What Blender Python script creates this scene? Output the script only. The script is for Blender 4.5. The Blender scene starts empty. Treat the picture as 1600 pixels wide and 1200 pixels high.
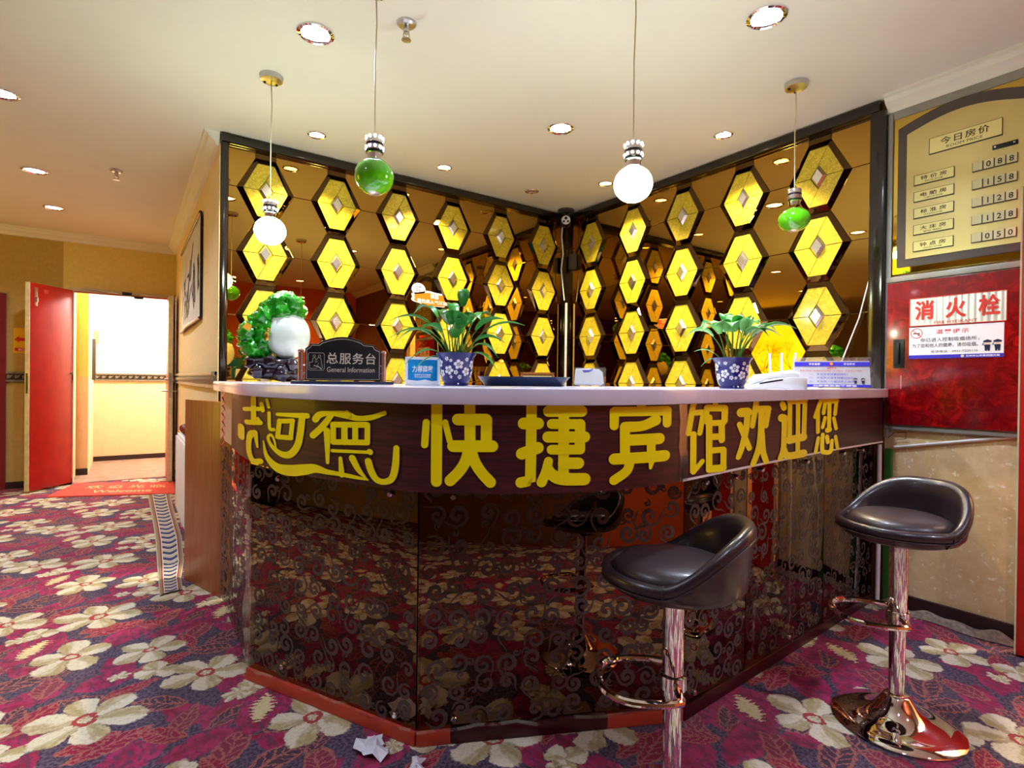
import bpy, bmesh, math, random
import numpy as np
from mathutils import Vector, Matrix
random.seed(7)
PI = math.pi
# light levels, mirror tints
EXPOSURE = 0.12
WORLD_S = 0.0
SP_C, SP_W, SP_H, SP_R = 112.0, 165.0, 58.0, 75.0
VEST_W, SIDE_W = 210.0, 120.0
GLOBE_E = 72.0
TEA = (.46, .265, .055)
TEALOW = (.17, .10, .055)
SC = bpy.context.scene
COL = SC.collection

# ---------------------------------------------------------------- camera, world, exposure
# world axes are the room's axes: +X along the back mirror wall, +Y down the corridor, Z up; camera stands over the origin
HEAD = 0.6129                       # heading of the view from +Y towards +X
CAMH = 1.177
def cam_setup():
    pitch, roll = -0.0054, 0.0116
    R = Vector((math.cos(HEAD), -math.sin(HEAD), 0)); F = Vector((math.sin(HEAD), math.cos(HEAD), 0)); Z = Vector((0, 0, 1))
    fwd = F * math.cos(pitch) + Z * math.sin(pitch)
    up0 = Z * math.cos(pitch) - F * math.sin(pitch)
    right = R * math.cos(roll) + up0 * math.sin(roll)
    up = up0 * math.cos(roll) - R * math.sin(roll)
    cd = bpy.data.cameras.new('camera'); cd.sensor_width = 36; cd.lens = 36 * 853.24 / 1600; cd.clip_start = 0.02
    co = bpy.data.objects.new('camera', cd); COL.objects.link(co)
    m = Matrix((right, up, -fwd)).transposed().to_4x4(); m.translation = (0, 0, CAMH)
    co.matrix_world = m
    SC.camera = co
cam_setup()
vs = SC.view_settings
SC.display_settings.display_device = 'sRGB'
vs.view_transform = 'Standard'; vs.look = 'None'; vs.gamma = 1; vs.use_curve_mapping = False
vs.exposure = EXPOSURE
SC.cycles.max_bounces = 10; SC.cycles.glossy_bounces = 7; SC.cycles.diffuse_bounces = 4; SC.cycles.transparent_max_bounces = 12
SC.cycles.caustics_reflective = False; SC.cycles.caustics_refractive = False
SC.cycles.sample_clamp_indirect = 8.0
SC.cycles.use_denoising = True
W = bpy.data.worlds.new('world'); SC.world = W; W.use_nodes = True
W.node_tree.nodes['Background'].inputs[0].default_value = (0.62, 0.72, 1.0, 1)
W.node_tree.nodes['Background'].inputs[1].default_value = WORLD_S

def light(name, kind, loc, power, color, parent=None, **kw):
    d = bpy.data.lights.new(name, kind); d.energy = power; d.color = color
    for k, v in kw.items():
        setattr(d, k, v)
    o = bpy.data.objects.new(name, d); COL.objects.link(o); o.location = loc
    if parent: o.parent = parent
    return o
# ---------------------------------------------------------------- materials
def lin(c):
    return tuple((v / 255 / 12.92) if v / 255 <= .04045 else ((v / 255 + .055) / 1.055) ** 2.4 for v in c)
class G:
    """tiny node-graph helper"""
    def __init__(s, name):
        s.m = bpy.data.materials.new(name); s.m.use_nodes = True
        s.nt = s.m.node_tree; s.nt.nodes.clear()
        s.out = s.nt.nodes.new('ShaderNodeOutputMaterial')
    def n(s, t, **kw):
        x = s.nt.nodes.new(t)
        for k, v in kw.items(): setattr(x, k, v)
        return x
    def put(s, sock, v):
        if hasattr(v, 'is_output') or isinstance(v, bpy.types.NodeSocket): s.nt.links.new(v, sock)
        elif isinstance(v, (tuple, list)) and len(v) == 3 and sock.type == 'RGBA': sock.default_value = (*v, 1)
        else: sock.default_value = v
    def M(s, op, a, b=0.0, c=0.0):
        x = s.n('ShaderNodeMath', operation=op); s.put(x.inputs[0], a); s.put(x.inputs[1], b)
        if op in ('SMOOTH_MIN', 'WRAP', 'MULTIPLY_ADD', 'COMPARE'): s.put(x.inputs[2], c)
        return x.outputs[0]
    def V(s, op, a, b=(0, 0, 0), c=(0, 0, 0), scalar=False):
        x = s.n('ShaderNodeVectorMath', operation=op); s.put(x.inputs[0], a)
        if op not in ('LENGTH',): s.put(x.inputs[1], b)
        if op == 'WRAP': s.put(x.inputs[2], c)
        return x.outputs['Value'] if op in ('DOT_PRODUCT', 'LENGTH') else x.outputs[0]
    def step(s, v, a, b):
        x = s.n('ShaderNodeMapRange'); s.put(x.inputs[0], v); x.inputs[1].default_value = a; x.inputs[2].default_value = b
        return x.outputs[0]
    def mix(s, f, a, b, t='MIX'):
        x = s.n('ShaderNodeMix', data_type='RGBA', blend_type=t); s.put(x.inputs[0], f)
        s.put(x.inputs[6], a); s.put(x.inputs[7], b); return x.outputs[2]
    def noise(s, vec, scale, detail=2, rough=.5):
        x = s.n('ShaderNodeTexNoise'); s.put(x.inputs['Vector'], vec); x.inputs['Scale'].default_value = scale
        x.inputs['Detail'].default_value = detail; x.inputs['Roughness'].default_value = rough; return x
    def obj(s): return s.n('ShaderNodeTexCoord').outputs['Object']
    def pos(s): return s.n('ShaderNodeNewGeometry').outputs['Position']
    def bsdf(s, col, rough=.5, metal=0., coat=0., emis=None, es=0., trans=0., ior=1.45, bump=None, bs=.3, bd=.002, spec=.5):
        b = s.n('ShaderNodeBsdfPrincipled')
        s.put(b.inputs['Base Color'], col); s.put(b.inputs['Roughness'], rough); b.inputs['Metallic'].default_value = metal
        b.inputs['Coat Weight'].default_value = coat; b.inputs['Coat Roughness'].default_value = .08
        b.inputs['Transmission Weight'].default_value = trans; b.inputs['IOR'].default_value = ior
        b.inputs['Specular IOR Level'].default_value = spec
        if emis is not None: s.put(b.inputs['Emission Color'], emis); b.inputs['Emission Strength'].default_value = es
        if bump is not None:
            bp = s.n('ShaderNodeBump'); bp.inputs['Strength'].default_value = bs; bp.inputs['Distance'].default_value = bd
            s.put(bp.inputs['Height'], bump); s.nt.links.new(bp.outputs[0], b.inputs['Normal'])
        s.nt.links.new(b.outputs[0], s.out.inputs[0]); return b

def mat(name, rgb, rough=.5, metal=0., var=.12, scale=6., coat=0., bump=0., bscale=80., spec=.5, emis=None, es=0.):
    g = G(name); c = lin(rgb); P = g.obj()
    nz = g.noise(P, scale, 3)
    dark = tuple(v * (1 - var) for v in c); lite = tuple(min(1, v * (1 + var)) for v in c)
    col = g.mix(g.step(nz.outputs[0], .3, .7), dark, lite)
    bm = g.noise(P, bscale, 2).outputs[0] if bump else None
    g.bsdf(col, rough, metal, coat, emis=lin(emis) if emis else None, es=es, bump=bm, bs=bump, spec=spec)
    return g.m
def wood(name, a, b, scale=(1, 14, 1), rough=.35, coat=.2, nscale=4):
    g = G(name); v = g.V('MULTIPLY', g.obj(), scale)
    n1 = g.noise(v, nscale, 5, .6); n2 = g.noise(v, nscale * 5, 2)
    f = g.M('ADD', g.M('MULTIPLY', n1.outputs[0], .7), g.M('MULTIPLY', n2.outputs[0], .3))
    g.bsdf(g.mix(g.step(f, .35, .68), lin(a), lin(b)), rough, 0, coat, bump=f, bs=.1, bd=.001)
    return g.m
def mirror(name, col, rough=.0, haze=0.):
    g = G(name)
    b = g.bsdf(col, rough, 1.0)
    nz = g.noise(g.obj(), 2.2, 2)
    g.put(b.inputs['Base Color'], g.mix(nz.outputs[0], tuple(v * .92 for v in col), tuple(min(1, v * 1.06) for v in col)))
    return g.m
def emit(name, rgb, strength):
    g = G(name); e = g.n('ShaderNodeEmission'); g.put(e.inputs[0], lin(rgb)); e.inputs[1].default_value = strength
    g.nt.links.new(e.outputs[0], g.out.inputs[0]); return g.m

M = {}
M['ceiling'] = mat('ceiling_paint', (236, 233, 224), .8, var=.02, scale=2)
M['corr'] = mat('corridor_wallpaper', (232, 208, 160), .7, var=.06, scale=30, bump=.15, bscale=220)
M['far'] = mat('far_wall_paint', (222, 200, 118), .7, var=.05, scale=24)
M['far_dark'] = mat('far_wall_darker_paint', (186, 156, 82), .7, var=.06, scale=24)
M['vest_up'] = mat('vestibule_cream_paint', (250, 244, 226), .7, var=.02)
M['vest_low'] = mat('vestibule_tan_paint', (232, 196, 152), .7, var=.05, scale=18)
def stone_paper():
    g = G('stone_pattern_wallpaper'); P = g.obj()
    n = g.noise(P, 9, 6, .7); n2 = g.noise(P, 40, 3)
    c = g.mix(g.step(n.outputs[0], .35, .7), lin((210, 178, 126)), lin((228, 204, 160)))
    c = g.mix(g.step(n2.outputs[0], .62, .72), c, lin((238, 226, 202)))
    g.bsdf(c, .45, coat=.1); return g.m
M['stone'] = stone_paper()
M['orange'] = mat('orange_wall_paint', (222, 98, 26), .6, var=.05)
M['brown_wall'] = mat('brown_wall_paint', (120, 72, 34), .6, var=.1)
M['white_trim'] = mat('white_plaster_moulding', (232, 230, 222), .6, var=.03)
M['red_door'] = mat('red_door_paint', (186, 26, 16), .38, var=.12, scale=9, coat=.1)
M['door_edge'] = mat('worn_cream_door_edge', (206, 190, 146), .6, var=.15, scale=14)
M['dark_base'] = mat('dark_brown_baseboard', (46, 26, 26), .4, var=.15)
M['dark_frame'] = mat('black_brown_glossy_frame', (24, 15, 11), .16, var=.2, coat=.5)
M['tea'] = mirror('tea_mirror_glass', TEA)
M['tea_bevel'] = mirror('dark_bevelled_tea_mirror', (.13, .075, .03))
M['tea_low'] = mirror('dark_tea_mirror_counter', TEALOW, .015)
M['silver'] = mirror('silver_mirror_glass', (.86, .85, .84), .22)
M['chrome'] = mirror('polished_chrome', (.9, .89, .92), .04)
M['steel'] = mirror('brushed_steel', (.6, .6, .6), .28)
def gold_glass():
    g = G('gold_crackle_glass'); P = g.pos()
    n = g.noise(P, 55, 5, .75); n2 = g.noise(P, 190, 2)
    c = g.mix(g.step(n.outputs[0], .38, .66), lin((188, 160, 22)), lin((228, 202, 42)))
    c = g.mix(g.step(n2.outputs[0], .58, .72), c, lin((250, 236, 120)))
    g.bsdf(c, .35, .0, .4); return g.m
M['gold'] = gold_glass()
M['gold_edge'] = mirror('gold_mirror_strip', (.75, .55, .12), .04)
M['maroon'] = wood('dark_maroon_laminate', (36, 11, 16), (86, 30, 36), (2, 2, 40), .42, .08, 3)
M['board_wood'] = wood('brown_wood_laminate', (136, 74, 40), (168, 100, 58), (14, 14, 1), .4, .1, 4)
M['slab'] = mat('pale_stone_worktop', (216, 212, 230), .22, var=.05, scale=14, coat=.25)
M['beige_side'] = mat('peach_laminate', (228, 190, 156), .5, var=.05)
M['yellow'] = mat('yellow_vinyl_lettering', (255, 236, 8), .34, var=.04, scale=10)
M['red_paper'] = mat('shiny_red_paper', (206, 28, 20), .3, var=.2, scale=20)
M['kick'] = mat('faded_red_kickboard', (186, 66, 44), .55, var=.15, scale=12)
M['kick_dark'] = mat('dark_maroon_kickboard', (60, 14, 18), .3, var=.1)
M['etch'] = mat('frosted_scroll_etching', (80, 64, 60), .5, var=.15, scale=5, spec=.3)
M['leather'] = mat('dark_brown_leatherette', (44, 32, 36), .3, var=.08, bump=.12, bscale=420, coat=.15)
M['leather2'] = mat('dark_brown_leatherette_cushion', (52, 40, 44), .36, var=.08, bump=.14, bscale=420, coat=.1)
M['black'] = mat('black_plastic', (14, 14, 16), .35, var=.1)
M['white_plastic'] = mat('white_plastic', (236, 236, 240), .35, var=.02)
M['white_paint'] = mat('white_radiator_paint', (238, 238, 240), .4, var=.03)
M['grey_metal'] = mat('grey_aluminium_trim', (150, 148, 142), .4, .3, var=.1)
M['navy'] = mat('dark_navy_plastic', (24, 34, 70), .28, var=.1, coat=.3)
M['jade'] = mat('green_jade', (24, 150, 22), .12, var=.45, scale=28, coat=.6)
M['jade_white'] = mat('white_jade', (222, 236, 222), .14, var=.06, scale=20, coat=.6)
M['rock'] = mat('dark_purple_carved_rock', (34, 20, 34), .14, var=.4, scale=30, coat=.7)
M['gold_metal'] = mat('gold_plated_metal', (196, 160, 60), .25, .9, var=.1)
M['orange_tag'] = mat('orange_tag', (240, 170, 40), .5)
M['cobalt'] = mat('cobalt_blue_glazed_ceramic', (22, 28, 120), .12, var=.12, coat=.6)
M['petal'] = mat('white_glaze_petals', (244, 244, 252), .2, var=.02)
M['leaf'] = mat('glossy_green_leaf', (58, 156, 56), .3, var=.3, scale=16, coat=.25)
M['leaf2'] = mat('pale_green_leaf', (124, 206, 106), .3, var=.25, scale=16, coat=.25)
M['stem'] = mat('green_stem', (84, 140, 50), .5, var=.2)
M['soil'] = mat('pale_pebble_soil', (120, 96, 70), .9, var=.4, scale=60, bump=.5)
M['green_glass'] = mat('glossy_green_glass', (86, 190, 18), .06, var=.3, scale=9, coat=1)
M['lamp_white'] = emit('glowing_lamp_glass', (230, 255, 222), GLOBE_E)
M['led_cool'] = emit('cool_led_lens', (228, 232, 255), 26)
M['led_warm'] = emit('warm_halogen_lens', (255, 236, 190), 22)
M['led_off'] = mat('unlit_lamp_reflector', (206, 200, 186), .25, .6)
M['led_dots'] = emit('cool_led_dots', (214, 222, 255), 30)
M['cord'] = mat('clear_lamp_cord', (200, 190, 150), .4, var=.05)
M['paper_white'] = mat('white_paper', (240, 240, 246), .6, var=.02)
M['paper_grey'] = mat('scroll_paper', (206, 204, 204), .6, var=.03)
M['ink'] = mat('black_ink', (22, 22, 26), .6, var=.1)
M['ink_red'] = mat('red_print', (206, 44, 34), .5, var=.05)
M['ink_blue'] = mat('blue_print', (52, 40, 190), .45, var=.05)
M['ink_white'] = mat('white_print', (244, 244, 250), .5, var=.02)
M['sky_print'] = mat('cyan_blue_poster_print', (20, 150, 220), .35, var=.25, scale=9)
M['silver_text'] = mat('silver_engraved_lettering', (206, 196, 176), .35, .4, var=.1)
M['bronze_post'] = mat('rose_gold_post', (196, 150, 140), .22, .8, var=.1)
M['board_gold'] = mat('champagne_gold_sheet', (206, 186, 122), .34, .55, var=.05, scale=3)
M['plate_gold'] = mat('polished_gold_plate', (226, 212, 140), .3, .35, var=.06, scale=3)
M['board_grey'] = mat('grey_board_frame', (84, 76, 74), .45, .1, var=.06)
M['tile_cream'] = mat('cream_number_tile', (214, 206, 160), .4, var=.06)
def hydrant_red():
    g = G('red_marbled_hydrant_door'); P = g.obj()
    n = g.noise(P, 14, 5, .7); n.inputs['Distortion'].default_value = 1.2
    n2 = g.noise(P, 5, 3)
    c = g.mix(g.step(n.outputs[0], .42, .78), lin((104, 4, 8)), lin((196, 22, 24)))
    c = g.mix(g.step(n2.outputs[0], .4, .7), c, lin((116, 6, 22)), 'MIX')
    g.bsdf(c, .18, 0, .5); return g.m
M['hydrant'] = hydrant_red()
M['silver_sheet'] = mat('silver_reflective_sheet', (226, 226, 222), .3, .35, var=.08, scale=4)
M['green_paint'] = mat('green_painted_metal', (46, 104, 40), .45, var=.1)
M['pvc'] = mat('white_pvc_trunking', (226, 222, 220), .4, var=.03)
M['mat_red'] = mat('red_door_mat_pile', (212, 66, 52), .9, var=.15, scale=40, bump=.3)
M['mat_gold'] = mat('pale_gold_mat_lettering', (226, 178, 120), .9)
M['vest_floor'] = mat('worn_brown_vestibule_floor', (140, 108, 90), .8, var=.25, scale=7)
M['dark_red_roll'] = mat('dark_red_vinyl', (104, 34, 38), .35, var=.12)
M['pewter'] = mat('pewter_moulding', (150, 138, 118), .35, .5, var=.2, scale=30)
M['pewter_dark'] = mat('dark_moulding_recess', (58, 46, 38), .45, .2, var=.2)
M['yellow_sign'] = mat('yellow_exit_sticker', (236, 190, 20), .45, var=.05)
M['certificate'] = mat('cream_certificate', (240, 226, 170), .5)
M['brown_frame'] = mat('brown_wood_picture_frame', (110, 66, 30), .35)
M['teal'] = mat('teal_poster_print', (40, 130, 150), .5)
M['note_orange'] = mat('orange_note', (232, 160, 80), .6)
M['tape_dark'] = mat('dark_carpet_underside', (52, 46, 42), .9)
def glassy(name, tint=(1, 1, 1), gl=.12):
    g = G(name); t = g.n('ShaderNodeBsdfTransparent'); g.put(t.inputs[0], tint)
    b = g.n('ShaderNodeBsdfGlossy'); b.inputs['Roughness'].default_value = .12
    mx = g.n('ShaderNodeMixShader'); mx.inputs[0].default_value = gl
    g.nt.links.new(t.outputs[0], mx.inputs[1]); g.nt.links.new(b.outputs[0], mx.inputs[2]); g.nt.links.new(mx.outputs[0], g.out.inputs[0])
    return g.m
M['pane'] = glassy('clear_window_glass', gl=.06)
M['tape'] = glassy('clear_packing_tape', (.93, .91, .95), .3)
M['acrylic'] = glassy('clear_acrylic', (.97, .97, .98), .14)

def backlit_tree():
    g = G('backlit_yellow_tree_panel'); P = g.obj()
    n = g.noise(P, 2.0, 2)
    c = g.mix(g.step(n.outputs[0], .3, .7), lin((255, 196, 20)), lin((255, 226, 60)))
    e = g.n('ShaderNodeEmission'); g.put(e.inputs[0], c); e.inputs[1].default_value = 5.0
    g.nt.links.new(e.outputs[0], g.out.inputs[0]); return g.m
M['backlit'] = backlit_tree()

def carpet():
    g = G('floral_carpet')
    P0 = g.pos(); flat = g.V('MULTIPLY', P0, (1, 1, 0))
    wob = g.noise(flat, 16, 2)
    wv = g.V('SUBTRACT', wob.outputs['Color'], (.5, .5, .5))
    wob2 = g.noise(flat, 85, 2)
    P = g.V('ADD', flat, g.V('MULTIPLY', wv, (.04, .04, 0)))
    P = g.V('ADD', P, g.V('MULTIPLY', g.V('SUBTRACT', wob2.outputs['Color'], (.5, .5, .5)), (.022, .022, 0)))
    ns = g.noise(g.V('MULTIPLY', P, (1.0, .35, 1)), 60, 3, .6).outputs[0]
    PX, PY = .726, .985
    def loc(c):
        return g.V('WRAP', g.V('SUBTRACT', P, (c[0], c[1], 0)), (PX / 2, PY / 2, 1), (-PX / 2, -PY / 2, -1))
    n1 = g.noise(flat, 20, 3, .6).outputs[0]; n2 = g.noise(flat, 90, 2).outputs[0]; n3 = g.noise(flat, 320, 1).outputs[0]
    col = g.mix(g.step(n2, .4, .62), lin((52, 42, 56)), lin((96, 80, 98)))
    crim, mag, orr, dk = lin((134, 20, 52)), lin((162, 38, 84)), lin((158, 94, 80)), lin((66, 46, 60))
    def leafm(c, L, Wd, rot):
        d = loc(c); cs, sn = math.cos(rot), math.sin(rot)
        u = g.V('DOT_PRODUCT', d, (cs / L, sn / L, 0)); v = g.M('ABSOLUTE', g.V('DOT_PRODUCT', d, (-sn / Wd, cs / Wd, 0)))
        edge = g.M('SUBTRACT', g.M('SUBTRACT', 1.0, g.M('MULTIPLY', u, u)), v)
        return u, v, edge
    def crimson(c, L, Wd, rot, ca=crim, cb=mag):
        nonlocal col
        u, v, e = leafm(c, L, Wd, rot)
        sh = g.mix(g.step(g.M('ADD', n1, g.M('MULTIPLY', v, .25)), .42, .68), ca, cb)
        sh = g.mix(g.M('MULTIPLY', g.step(ns, .47, .6), .8), sh, lin((84, 46, 66)))
        col = g.mix(g.step(e, 0, .05), col, sh)
    def veined(c, L, Wd, rot, fill, line):
        nonlocal col
        u, v, e = leafm(c, L, Wd, rot)
        fr = g.M('FRACT', g.M('ADD', g.M('MULTIPLY', u, 4.0), g.M('MULTIPLY', v, -1.6)))
        vein = g.M('MAXIMUM', g.M('LESS_THAN', fr, .26), g.M('LESS_THAN', v, .09))
        vein = g.M('MAXIMUM', vein, g.M('LESS_THAN', e, .2))
        sh = g.mix(g.M('MULTIPLY', vein, g.step(n2, .3, .5)), fill, line)
        col = g.mix(g.step(e, 0, .05), col, sh)
    r = random.Random(3)
    blobs = [(.02, 2.05, .13, .07, .5), (.18, 2.2, .12, .06, 2.2), (.36, 2.2, .13, .065, .2), (.34, 2.33, .12, .06, 2.0), (.27, 2.12, .12, .06, 1.2), (-.28, 2.62, .13, .06, .4),
             (-.05, 2.62, .13, .065, .2), (-.02, 2.72, .11, .06, 1.9), (.44, 2.62, .13, .06, .7), (.2, 2.98, .14, .06, .2), (-.02, 3.02, .12, .06, 1.1), (-.3, 2.3, .14, .06, .9),
             (.42, 2.86, .12, .055, 2.4), (-.28, 3.08, .12, .055, .1)]
    for b in blobs: crimson((b[0], b[1]), b[2], b[3], b[4])
    veins = [(-.27, 2.45, .13, .055, .9), (.1, 2.33, .1, .05, 2.6), (.16, 2.16, .12, .04, 1.0), (.36, 2.44, .12, .05, .5), (-.33, 2.78, .12, .055, .3), (-.24, 2.68, .09, .05, 1.4),
             (.12, 2.66, .12, .045, .35), (.3, 2.68, .1, .05, 2.7), (.27, 2.9, .13, .05, .9), (-.04, 3.14, .13, .05, .3), (.4, 3.05, .11, .05, 1.9), (-.27, 2.16, .11, .05, 2.2)]
    for i, b in enumerate(veins): veined((b[0], b[1]), b[2], b[3], b[4], (crim, dk, lin((120, 40, 62)))[i % 3], orr)
    for i, b in enumerate([(-.12, 2.5, .09, .04, 2.5), (.02, 2.5, .1, .035, .3), (-.3, 2.95, .1, .045, 2.2), (.22, 2.82, .1, .04, 1.8), (.4, 2.5, .09, .04, 1.2), (-.1, 2.2, .09, .04, .2), (.3, 3.1, .1, .04, .5), (.1, 3.1, .09, .04, 2.4), (-.2, 2.8, .1, .035, .8)]): veined((b[0], b[1]), b[2], b[3], b[4], (dk, crim)[i % 2], orr)
    cream, tan = lin((208, 198, 172)), lin((166, 150, 104))
    def flower(c, R, npet, rot, ctr=True):
        nonlocal col
        d = loc(c); sp = g.n('ShaderNodeSeparateXYZ'); g.put(sp.inputs[0], d)
        rr = g.M('DIVIDE', g.V('LENGTH', d), R)
        an = g.M('ADD', g.M('ARCTAN2', sp.outputs[1], sp.outputs[0]), rot)
        k = g.M('ABSOLUTE', g.M('COSINE', g.M('MULTIPLY', an, npet / 2)))
        bd = g.M('MULTIPLY_ADD', g.M('POWER', k, .42), .66, .34)
        bd = g.M('ADD', bd, g.M('MULTIPLY', g.M('SINE', g.M('MULTIPLY_ADD', an, 2.0, rot * 3)), .08))
        mask = g.step(g.M('SUBTRACT', bd, rr), 0, .05)
        half = g.M('SINE', g.M('MULTIPLY', an, npet))
        sh = g.M('ADD', g.M('MULTIPLY', half, .3), g.M('MULTIPLY', n1, .9))
        sh = g.M('ADD', sh, g.M('MULTIPLY', g.M('SINE', g.M('MULTIPLY', an, npet * 5)), .08))
        pc = g.mix(g.step(sh, .3, .75), cream, tan)
        pc = g.mix(g.M('MULTIPLY', g.M('LESS_THAN', k, .2), .6), pc, lin((150, 126, 90)))
        if ctr:
            ring = g.M('LESS_THAN', g.M('ABSOLUTE', g.M('SUBTRACT', rr, .17)), .045)
            pc = g.mix(ring, pc, lin((158, 60, 56)))
        col = g.mix(mask, col, pc)
    def feather(c, L, Wd, rot):
        nonlocal col
        u, v, e = leafm(c, L, Wd, rot)
        e2 = g.M('SUBTRACT', e, g.M('MULTIPLY', g.M('PINGPONG', g.M('MULTIPLY', u, 5.0), .5), 1.1))
        col = g.mix(g.step(e2, 0, .08), col, lin((208, 190, 140)))
    crimson((.41, 2.1), .17, .09, 1.0); feather((.4, 2.1), .1, .05, 1.1)
    flower((.1, 2.6), .085, 3, .6, False)
    flower((.4, 2.27), .075, 3, .2, False)
    flower((.34, 2.245), .05, 6, .3, False); flower((-.02, 2.63), .04, 6, 0, False)
    flower((-.111, 2.356), .175, 6, .4); flower((-.192, 2.92), .155, 5, 1.0); flower((.086, 2.812), .135, 5, .2); flower((.264, 2.474), .155, 5, 1.7)
    col = g.mix(g.M('MULTIPLY', g.step(n3, .35, .65), .16), col, lin((110, 96, 116)), 'MIX')
    col = g.mix(g.M('MULTIPLY', g.step(n2, .5, .66), .2), col, lin((80, 62, 78)))
    # slow change of wear
    w = g.noise(flat, 1.3, 2).outputs[0]
    col = g.mix(g.M('MULTIPLY', g.step(w, .45, .75), .1), col, lin((150, 130, 130)))
    g.bsdf(col, .95, bump=n3, bs=.35, bd=.003, spec=.15)
    return g.m
M['carpet'] = carpet()
def runner():
    g = G('striped_rope_carpet_border'); uv = g.n('ShaderNodeUVMap').outputs[0]
    sp = g.n('ShaderNodeSeparateXYZ'); g.put(sp.inputs[0], uv); U, Vv = sp.outputs[0], sp.outputs[1]
    a = g.M('ABSOLUTE', g.M('SUBTRACT', U, .5))
    n3 = g.noise(g.pos(), 120, 2).outputs[0]
    cream, blue, red, tan = lin((214, 204, 180)), lin((52, 58, 110)), lin((150, 36, 50)), lin((150, 128, 100))
    skew = g.M('FRACT', g.M('ADD', g.M('MULTIPLY', Vv, 26.0), g.M('MULTIPLY', g.M('SINE', g.M('MULTIPLY', U, 9.0)), .22)))
    inner = g.mix(g.M('LESS_THAN', g.M('ABSOLUTE', g.M('SUBTRACT', skew, .5)), .24), cream, blue)
    inner = g.mix(g.M('LESS_THAN', skew, .07), inner, lin((60, 40, 48)))
    c = g.mix(g.M('GREATER_THAN', a, .27), inner, cream)
    c = g.mix(g.M('GREATER_THAN', a, .31), c, red); c = g.mix(g.M('GREATER_THAN', a, .36), c, tan); c = g.mix(g.M('GREATER_THAN', a, .46), c, lin((190, 180, 150)))
    c = g.mix(g.M('MULTIPLY', n3, .4), c, lin((70, 60, 60)), 'MULTIPLY')
    g.bsdf(c, .95, bump=n3, bs=.3); return g.m
M['runner'] = runner()

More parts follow.
